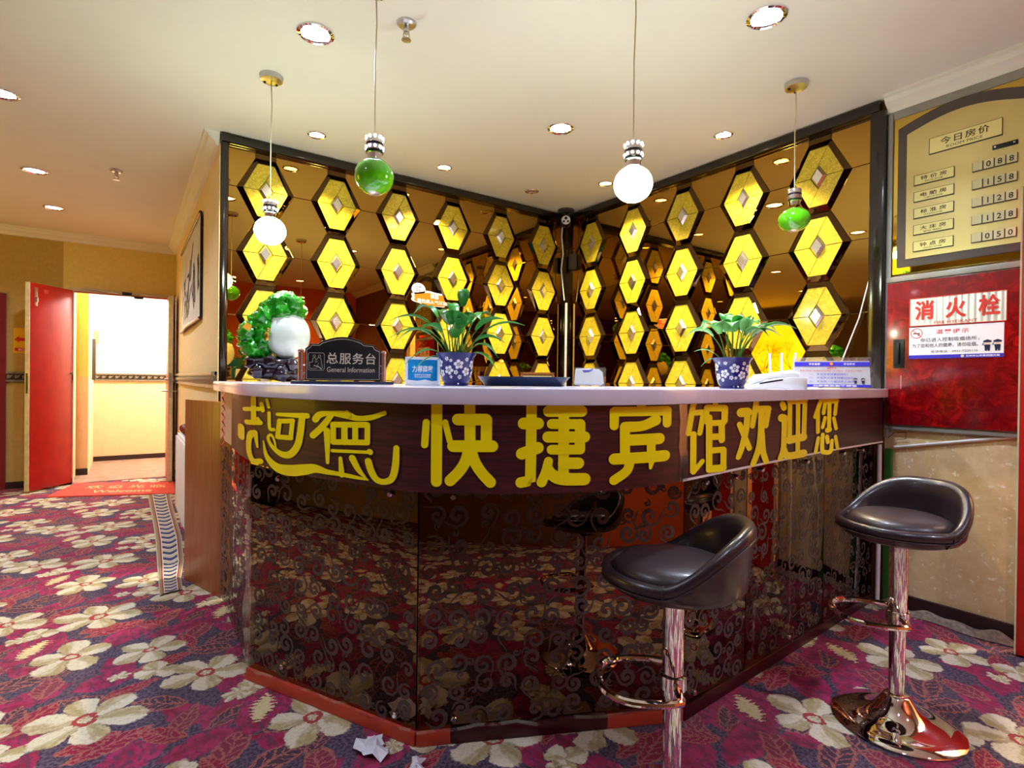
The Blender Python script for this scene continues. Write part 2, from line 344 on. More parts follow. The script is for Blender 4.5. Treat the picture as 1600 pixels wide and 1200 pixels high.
# ---------------------------------------------------------------- mesh helpers
class Fr:
    """a frame: origin, right, up; normal looks at the viewer"""
    def __init__(s, o=(0, 0, 0), r=(1, 0, 0), u=(0, 0, 1)):
        s.o = Vector(o); s.r = Vector(r).normalized(); s.u = Vector(u).normalized(); s.n = s.r.cross(s.u)
    def __call__(s, a, b, c=0.0): return s.o + s.r * a + s.u * b + s.n * c
class MB:
    def __init__(s): s.v = []; s.f = []; s.uv = None
    def add(s, vs_, fs):
        k = len(s.v); s.v += [tuple(v) for v in vs_]; s.f += [tuple(i + k for i in f) for f in fs]; return s
    def box(s, a, b, T=None):
        (x0, y0, z0), (x1, y1, z1) = a, b
        P = [(x0, y0, z0), (x1, y0, z0), (x1, y1, z0), (x0, y1, z0), (x0, y0, z1), (x1, y0, z1), (x1, y1, z1), (x0, y1, z1)]
        if T: P = [T(*p) for p in P]
        return s.add(P, [(0, 3, 2, 1), (4, 5, 6, 7), (0, 1, 5, 4), (1, 2, 6, 5), (2, 3, 7, 6), (3, 0, 4, 7)])
    def prism(s, poly, z0, z1, T=None, top=None):
        """polygon in (a,b) extruded along c; top: optional polygon for the upper face (bevelled look)"""
        n = len(poly); top = top or poly
        P = [(a, b, z0) for a, b in poly] + [(a, b, z1) for a, b in top]
        if T: P = [T(*p) for p in P]
        return s.add(P, [tuple(range(n - 1, -1, -1)), tuple(range(n, 2 * n))] + [(i, (i + 1) % n, n + (i + 1) % n, n + i) for i in range(n)])
    def lathe(s, prof, seg=24, T=None, fn=None):
        k = len(s.v); n = len(fn(0) if fn else prof); P = []
        for i in range(seg):
            t = 2 * PI * i / seg
            for (r, z) in (fn(t) if fn else prof):
                p = (r * math.cos(t), r * math.sin(t), z); P.append(T(*p) if T else p)
        F = []
        for i in range(seg):
            j = (i + 1) % seg
            for q in range(n - 1): F.append((i * n + q, j * n + q, j * n + q + 1, i * n + q + 1))
        return s.add(P, F)
    def tube(s, path, r, seg=8, closed=False, cap=True):
        path = [Vector(p) for p in path]; n = len(path); rs = r if isinstance(r, (list, tuple)) else [r] * n
        P = []; prev = None
        for i, p in enumerate(path):
            a = path[(i - 1) % n] if (closed or i > 0) else p; b = path[(i + 1) % n] if (closed or i < n - 1) else p
            t = (b - a).normalized()
            if prev is None:
                q = Vector((0, 0, 1)) if abs(t.z) < .9 else Vector((1, 0, 0)); x = t.cross(q).normalized()
            else: x = (prev - t * prev.dot(t)).normalized()
            prev = x; y = t.cross(x)
            for k in range(seg):
                an = 2 * PI * k / seg; P.append(p + (x * math.cos(an) + y * math.sin(an)) * rs[i])
        F = []
        for i in range(n if closed else n - 1):
            j = (i + 1) % n
            for k in range(seg):
                l = (k + 1) % seg; F.append((i * seg + k, i * seg + l, j * seg + l, j * seg + k))
        if cap and not closed: F += [tuple(range(seg - 1, -1, -1)), tuple(range((n - 1) * seg, n * seg))]
        return s.add(P, F)
    def ball(s, c, r, seg=20, ring=12, fn=None, T=None):
        rx, ry, rz = r if isinstance(r, (tuple, list)) else (r, r, r)
        P = [];
        for i in range(ring + 1):
            ph = PI * i / ring
            for k in range(seg):
                th = 2 * PI * k / seg; d = (math.sin(ph) * math.cos(th), math.sin(ph) * math.sin(th), math.cos(ph))
                q = fn(d) if fn else 1.0
                p = (c[0] + d[0] * rx * q, c[1] + d[1] * ry * q, c[2] + d[2] * rz * q); P.append(T(*p) if T else p)
        F = [(i * seg + k, (i + 1) * seg + k, (i + 1) * seg + (k + 1) % seg, i * seg + (k + 1) % seg) for i in range(ring) for k in range(seg)]
        return s.add(P, F)
    def grid(s, nu, nv, fn):
        P = [fn(i / nu, j / nv) for i in range(nu + 1) for j in range(nv + 1)]
        return s.add(P, [(i * (nv + 1) + j, (i + 1) * (nv + 1) + j, (i + 1) * (nv + 1) + j + 1, i * (nv + 1) + j + 1) for i in range(nu) for j in range(nv)])
    def disc(s, T, a, b, ra, rb=None, c=0.0, n=16):
        rb = rb or ra
        return s.add([T(a + ra * math.cos(2 * PI * i / n), b + rb * math.sin(2 * PI * i / n), c) for i in range(n)], [tuple(range(n))])
    def rect(s, T, a0, b0, a1, b1, c=0.0): return s.add([T(a0, b0, c), T(a1, b0, c), T(a1, b1, c), T(a0, b1, c)], [(0, 1, 2, 3)])
    def mesh(s, name, m, smooth=True, bev=0., ang=35):
        me = bpy.data.meshes.new(name); me.from_pydata(s.v, [], s.f)
        b = bmesh.new(); b.from_mesh(me)
        bmesh.ops.remove_doubles(b, verts=b.verts, dist=1e-6)
        bmesh.ops.recalc_face_normals(b, faces=b.faces)
        if bev:
            es = [e for e in b.edges if len(e.link_faces) == 2 and e.calc_face_angle(0) > math.radians(30)]
            bmesh.ops.bevel(b, geom=es, offset=bev, segments=2, affect='EDGES', profile=.6, clamp_overlap=True)
        b.to_mesh(me); b.free()
        if smooth:
            me.shade_smooth(); me.set_sharp_from_angle(angle=math.radians(ang))
        if m is not None: me.materials.append(m)
        return me
    def build(s, name, m, parent=None, **kw):
        return link(name, s.mesh(name, m, **kw), parent)
def link(name, me, parent=None, loc=None, rz=0.):
    o = bpy.data.objects.new(name, me); COL.objects.link(o)
    if parent: o.parent = parent
    if loc is not None: o.location = loc
    if rz: o.rotation_euler.z = rz
    return o
def tag(o, label=None, cat=None, group=None, kind=None):
    if label: o['label'] = label
    if cat: o['category'] = cat
    if group: o['group'] = group
    if kind: o['kind'] = kind
    return o
def thing(name, label, cat, loc=(0, 0, 0), rz=0., group=None):
    o = bpy.data.objects.new(name, None); COL.objects.link(o); o.location = loc; o.rotation_euler.z = rz; o.empty_display_size = .05
    return tag(o, label, cat, group)
def struct(name, mb, m, **kw):
    kw.setdefault('smooth', False)
    return tag(mb.build(name, m, **kw), kind='structure')
def bx(a, b): return MB().box(a, b)
def face_cam(x, y): return math.atan2(-x, y)

def text_mb(body, T, h=None, w=None, c=0.001, align='C', bold=0.0, spacing=1.0):
    cu = bpy.data.curves.new('t', 'FONT'); cu.body = body; cu.size = 1; cu.offset = bold; cu.space_character = spacing; cu.resolution_u = 3
    ob = bpy.data.objects.new('t', cu); COL.objects.link(ob)
    dg = bpy.context.evaluated_depsgraph_get(); me = bpy.data.meshes.new_from_object(ob.evaluated_get(dg))
    vs_ = [v.co.copy() for v in me.vertices]; fs = [tuple(p.vertices) for p in me.polygons]
    bpy.data.objects.remove(ob); bpy.data.curves.remove(cu); bpy.data.meshes.remove(me)
    mb = MB()
    if not vs_: return mb
    x0 = min(v.x for v in vs_); x1 = max(v.x for v in vs_); y0 = min(v.y for v in vs_); y1 = max(v.y for v in vs_)
    sy = h / (y1 - y0) if h else w / (x1 - x0)
    sx = w / (x1 - x0) if w else sy
    ox = (x0 + x1) / 2 if align == 'C' else (x0 if align == 'L' else x1)
    return mb.add([T((v.x - ox) * sx, (v.y - (y0 + y1) / 2) * sy, c) for v in vs_], fs)
def text(parent, name, body, T, a, b, h=None, w=None, m='ink', c=.001, align='C', bold=0., spacing=1.0):
    return text_mb(body, lambda x, y, z: T(a + x, b + y, z), h, w, c, align, bold, spacing).build(name, M[m], parent, smooth=False)

CE = 2.7145
XR, YB, XC, YF = 3.334, 3.876, 0.46, 7.62     # right wall, back mirror wall, corridor wall, far wall
# ---------------------------------------------------------------- room shell
struct('floor', bx((-6.05, -2.0, -.1), (5.1, YF, 0)), M['carpet'])
struct('floor', bx((-.6, YF, -.1), (1.7, 9.55, .004)), M['vest_floor'])
struct('ceiling', bx((-6.05, -2.0, CE), (5.1, 9.55, CE + .1)), M['ceiling'])
struct('wall_back', bx((XC, YB + .012, 0), (XR + .12, YB + .16, CE)), M['brown_wall'])
struct('wall_corridor', bx((XC, YB + .16, 0), (XC + .14, YF, CE)), M['corr'])
struct('wall_right', MB().box((XR + .012, 1.25, 0), (XR + .15, YB + .012, CE)), M['brown_wall'])
struct('wall_right_front', MB().box((XR + .005, .69, 0), (XR + .15, 1.25, CE)), M['stone'])
fw = MB().box((-.49, YF, 2.13), (XC, YF + .14, CE)).box((-.578, YF, 0), (-.49, YF + .14, CE))
struct('wall_far', fw, M['far'])
fw = MB().box((-1.03, YF, 0), (-.578, YF + .14, CE)).box((-6.05, YF, 2.02), (-1.03, YF + .14, CE)).box((-6.05, YF, 0), (-1.95, YF + .14, 2.02))
struct('wall_far_dark', fw, M['far_dark'])
vw = MB().box((-.62, YF + .14, 1.17), (-.5, 8.22, CE)).box((-.62, 8.22, 1.17), (-.386, 9.45, CE))
struct('wall_vestibule_left_upper', vw, M['far'])
vw = MB().box((-.62, YF + .14, 0), (-.5, 8.22, 1.17)).box((-.62, 8.22, 0), (-.386, 9.45, 1.17))
struct('wall_vestibule_left_lower', vw, M['vest_low'])
struct('wall_vestibule_back_upper', bx((-.62, 9.45, 1.17), (1.7, 9.6, CE)), M['vest_up'])
struct('wall_vestibule_back_lower', bx((-.62, 9.45, 0), (1.7, 9.6, 1.17)), M['vest_low'])
struct('wall_vestibule_right', bx((1.6, YF, 0), (1.7, 9.6, CE)), M['vest_up'])
struct('wall_left', bx((-6.1, -2.0, 0), (-6.0, YF, CE)), M['far'])
struct('wall_rear', bx((1.2, -2.0, 0), (XR + .15, -1.9, CE)), M['orange'])
struct('wall_rear_left', bx((-6.05, -2.0, 0), (1.2, -1.9, CE)), M['brown_wall'])
struct('wall_right_rear', MB().box((XR + .005, -1.9, 0), (XR + .15, -.4, CE)).box((XR + .005, -.4, 2.12), (XR + .15, .69, CE)), M['brown_wall'])
struct('wall_side_room', MB().box((XR + .15, .69, 0), (5.1, .79, CE)).box((XR + .15, -.95, 0), (5.1, -.85, CE)).box((5.0, -.85, 0), (5.1, .69, CE)), M['vest_low'])
light('side_room_lamp', 'POINT', (4.3, -.1, 2.45), SIDE_W, (1.0, .9, .74), shadow_soft_size=.12)

def cornice(name, p, q, inward, m='white_trim', s=1.0):
    """stepped plaster crown moulding from p to q, profile grows along inward"""
    prof = [(0, 0), (.085 * s, 0), (.085 * s, -.014), (.07 * s, -.02), (.06 * s, -.04), (.03 * s, -.062), (.022 * s, -.085), (0, -.09)]
    p = Vector((*p, CE)); q = Vector((*q, CE)); i = Vector((*inward, 0))
    mb = MB(); n = len(prof); P = [p + i * a + Vector((0, 0, b)) for a, b in prof] + [q + i * a + Vector((0, 0, b)) for a, b in prof]
    mb.add(P, [(k, (k + 1) % n, n + (k + 1) % n, n + k) for k in range(n)] + [tuple(range(n)), tuple(range(2 * n - 1, n - 1, -1))])
    return struct(name, mb, M[m])
cornice('trim_1', (XR + .005, 1.25), (XR + .005, -1.9), (-1, 0))
cornice('trim_2', (XC, YB - .02), (XC, YF), (-1, 0))
cornice('trim_3', (XC, YF), (-6.0, YF), (0, -1))
struct('trim_4', MB().box((XR - .014, .69, 2.585), (XR + .005, 1.24, 2.63)), M['grey_metal'])

def rail(name, T, L, n, leafy=False):
    """chair rail: backing board, two fillets and a row of carved beads"""
    mb = MB().box((0, 0, 0), (L, .105, .016), T).box((0, .085, 0), (L, .105, .034), T).box((0, 0, 0), (L, .014, .026), T)
    o = struct(name, mb, M['pewter'])
    d = MB().box((0, .02, .016), (L, .08, .0165), T).build('recess', M['pewter_dark'], o, smooth=False)
    st = L / n; b = MB()
    for i in range(n):
        if leafy:
            a = i * st
            b.add([T(a + .1 * st, .028, .018), T(a + .55 * st, .04, .03), T(a + .95 * st, .075, .018), T(a + .45 * st, .066, .028)], [(0, 1, 2, 3)])
            b.ball((0, 0, 0), 1, 6, 4, T=lambda x, y, z, a=a: T(a + st * .3 + x * st * .22, .055 + y * .02, .02 + z * .008))
        else:
            b.ball((0, 0, 0), 1, 6, 4, T=lambda x, y, z, a=i * st: T(a + st / 2 + x * st * .42, .05 + y * .022, .02 + z * .01))
    bb = b.build('carved_beads', M['pewter'], o); bb['kind'] = 'stuff'
    return o
rail('trim_5', Fr((XC, YF, 1.11), (0, -1, 0)), YF - YB + .0, 110)
rail('trim_6', Fr((-1.03, YF, 1.11), (1, 0, 0)), .54, 9, True)
rail('trim_7', Fr((-.38, 9.45, 1.115), (1, 0, 0)), 1.95, 26, True)
def base(name, a, b): return struct(name, bx(a, b), M['dark_base'], bev=.004)
base('baseboard_far', (-1.03, YF - .014, 0), (-.49, YF, .07))
base('baseboard_vestibule', (-.386, 9.436, 0), (1.6, 9.45, .07))
base('baseboard_vestibule_left', (-.5, 8.206, 0), (-.386, 8.22, .08))
base('baseboard_right', (XR - .014, .69, 0), (XR + .005, 1.25, .085))
base('baseboard_corridor', (XC - .014, 5.3, 0), (XC, YF, .09))

# corridor doors
def door_leaf(name, T, Wd, Ht, th=.042, handles=True, closer=False):
    d = MB().box((0, 0, 0), (Wd, Ht, th), T).build(name, M['red_door'], None, bev=.003)
    d['kind'] = 'structure'
    MB().box((Wd, 0, -.001), (Wd + .006, Ht, th + .001), T).build('edge_strip', M['door_edge'], d, smooth=False)
    return d
h = Vector((-.485, YF, 0)); fr = Vector((-.803, 7.22, 0)); dv = (fr - h); Wd = dv.length
T = Fr((h.x, h.y, .018), (-dv.x, -dv.y, 0)); T = Fr((fr.x, fr.y, .018), (h - fr), (0, 0, 1))
d1 = MB().box((0, 0, -.042), (Wd, 2.09, 0), T).build('door_1', M['red_door'], None, bev=.003); d1['kind'] = 'structure'
MB().box((-.008, 0, -.043), (0, 2.09, .001), T).build('edge_strip', M['door_edge'], d1, smooth=False)
MB().box((.045, 1.86, 0), (.075, 2.05, .006), T).box((.05, 1.9, .006), (.07, 1.95, .02), T).build('bolt_plate', M['steel'], d1, bev=.002)
MB().box((.15, 2.0, 0), (.2, 2.04, .002), T).build('sticker', M['ink_red'], d1, smooth=False)
MB().box((-.011, .98, -.03), (-.008, 1.18, -.012), T).build('lock_plate', M['black'], d1, smooth=False)
T2 = Fr((.365, 7.15, .02), (1, 0, 0))
d2 = MB().box((0, 0, -.46), (.042, 2.06, 0), T2).build('door_2', M['red_door'], None, bev=.003); d2['kind'] = 'structure'
MB().box((-.001, 0, 0), (.043, 2.06, .006), T2).build('edge_strip', M['door_edge'], d2, smooth=False)
MB().box((.006, .93, .006), (.034, 1.2, .008), T2).build('lock_plate', M['steel'], d2, smooth=False)
for sx in (-1, 1):
    x0 = .042 if sx > 0 else 0
    hb = MB().tube([T2(x0, 1.0, -.06), T2(x0 + sx * .05, 1.0, -.06), T2(x0 + sx * .055, 1.0, -.07), T2(x0 + sx * .055, 1.0, -.17)], .009).build('door_handle', M['steel'], d2)
    MB().tube([T2(x0, 1.13, -.06), T2(x0 + sx * .03, 1.13, -.06)], .012).build('lock_knob', M['steel'], d2)
fm = MB().box((-.53, YF - .012, 0), (-.485, YF + .14, 2.14)).box((.415, YF - .012, 0), (XC - .001, YF + .14, 2.14)).box((-.485, YF - .012, 2.1), (.415, YF + .14, 2.14))
dfr = struct('trim_8', fm, M['door_edge'])
MB().box((-.485, YF - .014, 2.088), (.415, YF - .0, 2.1)).build('red_stop', M['red_door'], dfr, smooth=False)
cl = thing('door_closer', 'dark metal door closer arms on the head of the open double door frame', 'door closer', (0, YF - .03, 2.11))
MB().box((-.06, -.02, -.02), (.03, .012, .02)).build('body', M['black'], cl, bev=.003)
MB().tube([(-.42, 0, .022), (-.3, 0, .02), (-.1, -.005, .0)], .006).build('arm', M['steel'], cl)
MB().tube([(.12, 0, 0), (.2, 0, .006), (.32, 0, .016)], .006).build('arm', M['steel'], cl)
MB().box((.05, -.02, -.045), (.14, .012, -.02)).build('latch', M['black'], cl, bev=.003)
d3 = struct('door_3', bx((-1.93, YF + .03, .01), (-1.08, YF + .07, 1.98)), M['red_door'], bev=.004)
df = struct('trim_9', MB().box((-1.08, YF - .016, 0), (-1.03, YF + .14, 2.02)).box((-1.95, YF - .016, 1.97), (-1.08, YF + .14, 2.02)).box((-1.97, YF - .016, 0), (-1.93, YF + .14, 2.02)), mat('dark_red_door_frame', (120, 22, 26), .4, var=.1), bev=.004)

# red door at the right edge of the picture, standing open
T = Fr((3.175, .672, .01), (.16, -.987, 0))
d4 = MB().box((0, 0, -.045), (.47, 2.04, 0), T).build('door_4', M['red_door'], None, bev=.003); d4['kind'] = 'structure'
MB().box((-.006, 0, -.046), (0, 2.04, .001), T).build('edge_strip', M['door_edge'], d4, smooth=False)
struct('trim_10', MB().box((XR - .03, .665, 0), (XR + .006, .70, 2.09)), M['grey_metal'], bev=.003)

# ---------------------------------------------------------------- hexagon mirror walls
HZ0, PITCH = 2.399, .41
def hexwall(name, label, T, ctrs, w, xmin, xmax):
    """T maps (along, z) ; ctrs: column centres along; w: half width of a hexagon"""
    root = thing(name, label, 'mirror panel')
    hh = PITCH / 2 - .002; tw = w * .36
    def hexp(w, h, t): return [(-w, 0), (-t, h), (t, h), (w, 0), (t, -h), (-t, -h)]
    out = hexp(w, hh, tw); k = .031
    inn = hexp(w - .037, hh - k, tw - .012)
    dia = [(-.047, 0), (0, .071), (.047, 0), (0, -.071)]; di2 = [(-.03, 0), (0, .045), (.03, 0), (0, -.045)]
    back = MB().prism(hexp(w - .002, hh - .002, tw - .001), 0, .002, T0).mesh('hexagon_tile', M['dark_frame'], smooth=False)
    yl = []
    for idx in ([inn[0], inn[1], inn[2], dia[1], dia[0]], [inn[2], inn[3], dia[2], dia[1]], [inn[3], inn[4], inn[5], dia[3], dia[2]], [inn[5], inn[0], dia[0], dia[3]]):
        cx = sum(p[0] for p in idx) / len(idx); cy = sum(p[1] for p in idx) / len(idx)
        sh = [(cx + (x - cx) * .985, cy + (y - cy) * .985) for x, y in idx]; sh2 = [(cx + (x - cx) * .965, cy + (y - cy) * .965) for x, y in idx]
        yl.append(MB().prism(sh, .002, .016, T0, sh2).mesh('gold_glass_panel', M['gold'], smooth=False))
    bv = []
    for i in range(6):
        a, b, c, d = out[i], out[(i + 1) % 6], inn[(i + 1) % 6], inn[i]
        bv.append(MB().add([T0(*a, .003), T0(*b, .003), T0(*c, .02), T0(*d, .02), T0(*a, 0), T0(*b, 0), T0(*c, 0), T0(*d, 0)], [(0, 1, 2, 3), (0, 4, 5, 1), (1, 5, 6, 2), (2, 6, 7, 3), (3, 7, 4, 0)]).mesh('bevel_strip', M['tea_bevel'], smooth=False))
    dm = MB().prism(dia, .012, .03, T0, di2).mesh('diamond', M['silver'], smooth=False)
    R = T.n.cross(T.u) * -1
    mw = Matrix((T.r, T.u, T.n)).transposed().to_4x4()
    zs = [HZ0 - PITCH * r for r in range(4)]
    for ci, cx in enumerate(ctrs):
        for z in zs:
            h = link('hexagon_tile', back, root); h.matrix_local = Matrix.Translation(T(cx, z)) @ mw
            for me in yl + bv + [dm]: link(me.name.split('.')[0], me, h)
    # tea mirror panes between the columns
    g = .0015; zt = 2.652; zb = .97
    edges = [(xmin, None)] + [(c, c) for c in ctrs] + [(None, xmax)]
    cols = [None] + list(ctrs) + [None]
    def pane(P):
        cx = sum(p[0] for p in P) / len(P); cy = sum(p[1] for p in P) / len(P)
        def sh(k): return [(x + (g + k) * (1 if x < cx else -1), y + (g + k) * (1 if y < cy else -1)) for x, y in P]
        MB().prism(sh(0), 0, .003, T).build('mirror_pane', M['tea'], root, smooth=False, bev=.0028)
    for i in range(len(cols) - 1):
        L, R_ = cols[i], cols[i + 1]
        for r in range(-1, len(zs)):
            za = zs[r] if r >= 0 else None; zc = zs[r + 1] if r + 1 < len(zs) else None
            left = []; right = []
            hi = za if za is not None else zt; lo = zc if zc is not None else zb
            if L is None: left = [(xmin, hi), (xmin, lo)]
            else:
                left = ([(L + w, za), (L + tw, za - PITCH / 2)] if za is not None else [(L + tw, zt)])
                left += ([(L + tw, zc + PITCH / 2), (L + w, zc)] if zc is not None else [(L + tw, zb)] if False else ([(L + tw, zc + PITCH / 2), (L + w, zc)] if zc is not None else [(L + tw, zb)]))
            if R_ is None: right = [(xmax, lo), (xmax, hi)]
            else:
                right = ([(R_ - w, zc), (R_ - tw, zc + PITCH / 2)] if zc is not None else [(R_ - tw, zb)])
                right += ([(R_ - tw, za - PITCH / 2), (R_ - w, za)] if za is not None else [(R_ - tw, zt)])
            P = []
            for p in left + right:
                if not P or (abs(p[0] - P[-1][0]) > 1e-6 or abs(p[1] - P[-1][1]) > 1e-6): P.append(p)
            P.reverse(); pane(P)
    for c in ctrs:   # small darker tiles above the top hexagons
        MB().box((c - tw + .001, HZ0 + PITCH / 2 + .002, 0), (c + tw - .001, zt, .004), T).build('top_tile', M['tea_bevel'], root, smooth=False)
    # black brown frame
    def bar(a0, z0, a1, z1): MB().box((a0, z0, 0), (a1, z1, .045), T).build('frame_bar', M['dark_frame'], root, bev=.01)
    bar(xmin - .045, zt - .004, xmax + .045, 2.708)
    return root, bar
T0 = lambda a, b, c=0.: Vector((a, b, c))
U = .41
Tb = Fr((XC, YB, 0), (1, 0, 0)); LB = XR - XC
ctrs = [LB - U * (.6993 + 1.13 * (6 - c)) for c in range(1, 7)]
rb, bar = hexwall('hexagon_mirror_wall', 'tea mirror wall with gold glass hexagons on the left, behind the jade cabbage and the first potted plant', Tb, ctrs, .4231 * U, .05, LB - .02)
bar(-.0, .97, .045, 2.65)
Tr = Fr((XR, YB, 0), (0, -1, 0)); LR = YB - 1.25
ctrs = [U * (.8301 + 1.1765 * (c - 1)) for c in range(1, 6)]
rr, bar = hexwall('hexagon_mirror_wall', 'tea mirror wall with gold glass hexagons on the right, behind the second potted plant and beside the price board', Tr, ctrs, .4353 * U, .02, LR - .075)
bar(LR - .075, .97, LR, 2.65)
tag(MB().box((XR - .045, YB - .045, .97), (XR - .001, YB - .001, 2.66)).build('corner_post', M['dark_frame'], None, bev=.008), 'glossy black corner post where the two hexagon mirror walls meet', 'post')
tag(MB().box((XR - .02, 1.222, .9), (XR + .005, 1.246, 2.62)).build('metal_edge_trim', M['grey_metal'], None, bev=.004), 'slim grey metal edge strip between the right mirror wall and the price board', 'trim strip')
tag(MB().box((XC - .004, YB - .05, 0), (XC + .0, YB + .16, 2.63)).build('plaster_return', M['corr'], None), None, None, None, 'structure')

# ---------------------------------------------------------------- counter
FP = [(0.372,2.66),(0.362,2.34),(0.372,2.085),(0.414,1.898),(0.477,1.681),(0.543,1.533),(0.624,1.364),(0.701,1.287),(0.841,1.191),(0.999,1.111),(1.197,1.068),(1.40,1.072),(1.759,1.113),(2.266,1.168),(2.672,1.205),(3.29,1.241)]
def smoothp(P, n=6):
    P = [np.array(p, float) for p in P]; Q = [2 * P[0] - P[1]] + P + [2 * P[-1] - P[-2]]; o = []
    for i in range(1, len(Q) - 2):
        a, b, c, d = Q[i - 1:i + 3]
        for k in range(n):
            t = k / n; o.append(.5 * ((2 * b) + (-a + c) * t + (2 * a - 5 * b + 4 * c - d) * t * t + (-a + 3 * b - 3 * c + d) * t ** 3))
    o.append(P[-1]); return np.array(o)
FS = smoothp(FP); FL = np.concatenate([[0], np.cumsum(np.linalg.norm(np.diff(FS, axis=0), axis=1))])
def fas(s, z, off=0.0):
    """point on the fascia: arc length s from its left end, height z"""
    i = min(max(np.searchsorted(FL, s) - 1, 0), len(FS) - 2); u = (s - FL[i]) / (FL[i + 1] - FL[i]); p = FS[i] * (1 - u) + FS[i + 1] * u
    t = FS[i + 1] - FS[i]; t /= np.linalg.norm(t); n = np.array([t[1], -t[0]])   # outward
    n = n if n.dot(np.array([-1.6, -.8])) > -9 else -n
    return Vector((p[0] + n[0] * off, p[1] + n[1] * off, z))
def offs(P, d):
    o = []
    for i in range(len(P)):
        t = P[min(i + 1, len(P) - 1)] - P[max(i - 1, 0)]; t = t / np.linalg.norm(t); o.append(P[i] + np.array([t[1], -t[0]]) * d)
    return o
ct = thing('reception_counter', 'curved reception counter with maroon fascia, yellow characters, pale worktop and scroll-etched tea mirror base', 'counter')
ZT, ZS, ZF = 1.158, 1.113, .875
# worktop
oc = smoothp([(.36, 3.2), (.345, 2.9)] + [tuple(p) for p in offs([np.array(p) for p in FP], .025)], 4)
inner = [(3.3, 1.80), (1.5, 1.72), (1.22, 1.82), (1.0, 2.2), (.92, 2.5), (.92, 3.23), (.4, 3.23)]
poly = [tuple(p) for p in oc] + inner
MB().prism(poly, ZS, ZT).build('worktop', M['slab'], ct, bev=.006, ang=50)
# fascia: two laminate sheets that meet at the seam
SEAM = FL[np.argmin(np.abs(FS[:, 0] - 1.392) + (FS[:, 1] > 1.3))]
for a, b in ((0, SEAM - .002), (SEAM + .002, FL[-1])):
    n = max(4, int((b - a) / .04)); mb = MB()
    mb.grid(n, 1, lambda u, v: fas(a + (b - a) * u, ZF + (ZS - ZF) * v))
    mb.grid(n, 1, lambda u, v: fas(a + (b - a) * u, ZF + (ZS - ZF) * v, -.018))
    mb.grid(n, 1, lambda u, v: fas(a + (b - a) * u, ZF, -.018 * v))
    mb.grid(1, 1, lambda u, v: fas(a, ZF + (ZS - ZF) * v, -.018 * u)); mb.grid(1, 1, lambda u, v: fas(b, ZF + (ZS - ZF) * v, -.018 * u))
    mb.build('fascia_sheet', M['maroon'], ct)
MB().grid(80, 1, lambda u, v: fas(SEAM + (FL[-1] - SEAM) * u, ZF - .002 + .008 * v, .002)).build('edge_trim', M['pvc'], ct)
# underside board closing the overhang
P = [np.array(p) for p in ((.40, 3.235), (.393, 2.332), (.766, 1.603), (1.589, 1.206), (2.412, 1.244), (3.33, 1.297))]
under = [tuple(p) for p in offs(FS, -.02)] + [tuple(p + np.array([.03, .06])) for p in P[::-1][:-1]] + [(.44, 2.66)]
MB().prism(under, ZF + .01, ZF + .025).build('soffit_board', M['maroon'], ct, smooth=False)
# beige carcass end above the glass on the left
carc = [(.40, 3.235), (.40, 2.62), (.44, 2.62), (.44, 3.235)]
MB().prism(carc, .86, ZS).build('end_panel', M['beige_side'], ct, smooth=False)
cb = [(.43, 3.23), (.425, 2.345), (.79, 1.635), (1.597, 1.24), (2.41, 1.275), (3.33, 1.33), (3.33, 1.5), (1.62, 1.45), (.95, 1.78), (.62, 2.4), (.62, 3.23)]
MB().prism(cb, .01, .86).build('carcass', M['black'], ct, smooth=False)
def tube_curl(mb, T, cx, cy, R, a0, turns, w, sgn, tail):
    """one scroll: spiral that widens out into a tail, as a flat ribbon"""
    pts = []; n = 13
    for i in range(n):
        t = i / (n - 1); r = R * (.16 + .84 * t ** .8); a = a0 + sgn * turns * 2 * PI * t
        pts.append((cx + r * math.cos(a), cy + r * math.sin(a), w * (.55 + .6 * math.sin(PI * min(1, t * 1.05)))))
    a = a0 + sgn * turns * 2 * PI; dx, dy = -math.sin(a) * sgn, math.cos(a) * sgn
    ex, ey, _ = pts[-1]
    for i in range(1, 5):
        t = i / 4; pts.append((ex + dx * tail * t + math.cos(a) * tail * .35 * t * t, ey + dy * tail * t + math.sin(a) * tail * .35 * t * t, w * (.6 - .5 * t)))
    V_ = []
    for i, (x, y, ww) in enumerate(pts):
        q = pts[min(i + 1, len(pts) - 1)]; p = pts[max(i - 1, 0)]; tx, ty = q[0] - p[0], q[1] - p[1]; l = math.hypot(tx, ty) or 1
        nx, ny = -ty / l * ww / 2, tx / l * ww / 2; V_ += [T(x + nx, y + ny, .0006), T(x - nx, y - ny, .0006)]
    mb.add(V_, [(2 * i, 2 * i + 1, 2 * i + 3, 2 * i + 2) for i in range(len(pts) - 1)])
    # ball end in the middle of the spiral
    mb.disc(T, pts[0][0], pts[0][1], w * .62, c=.0007, n=7)
rnd = random.Random(11)
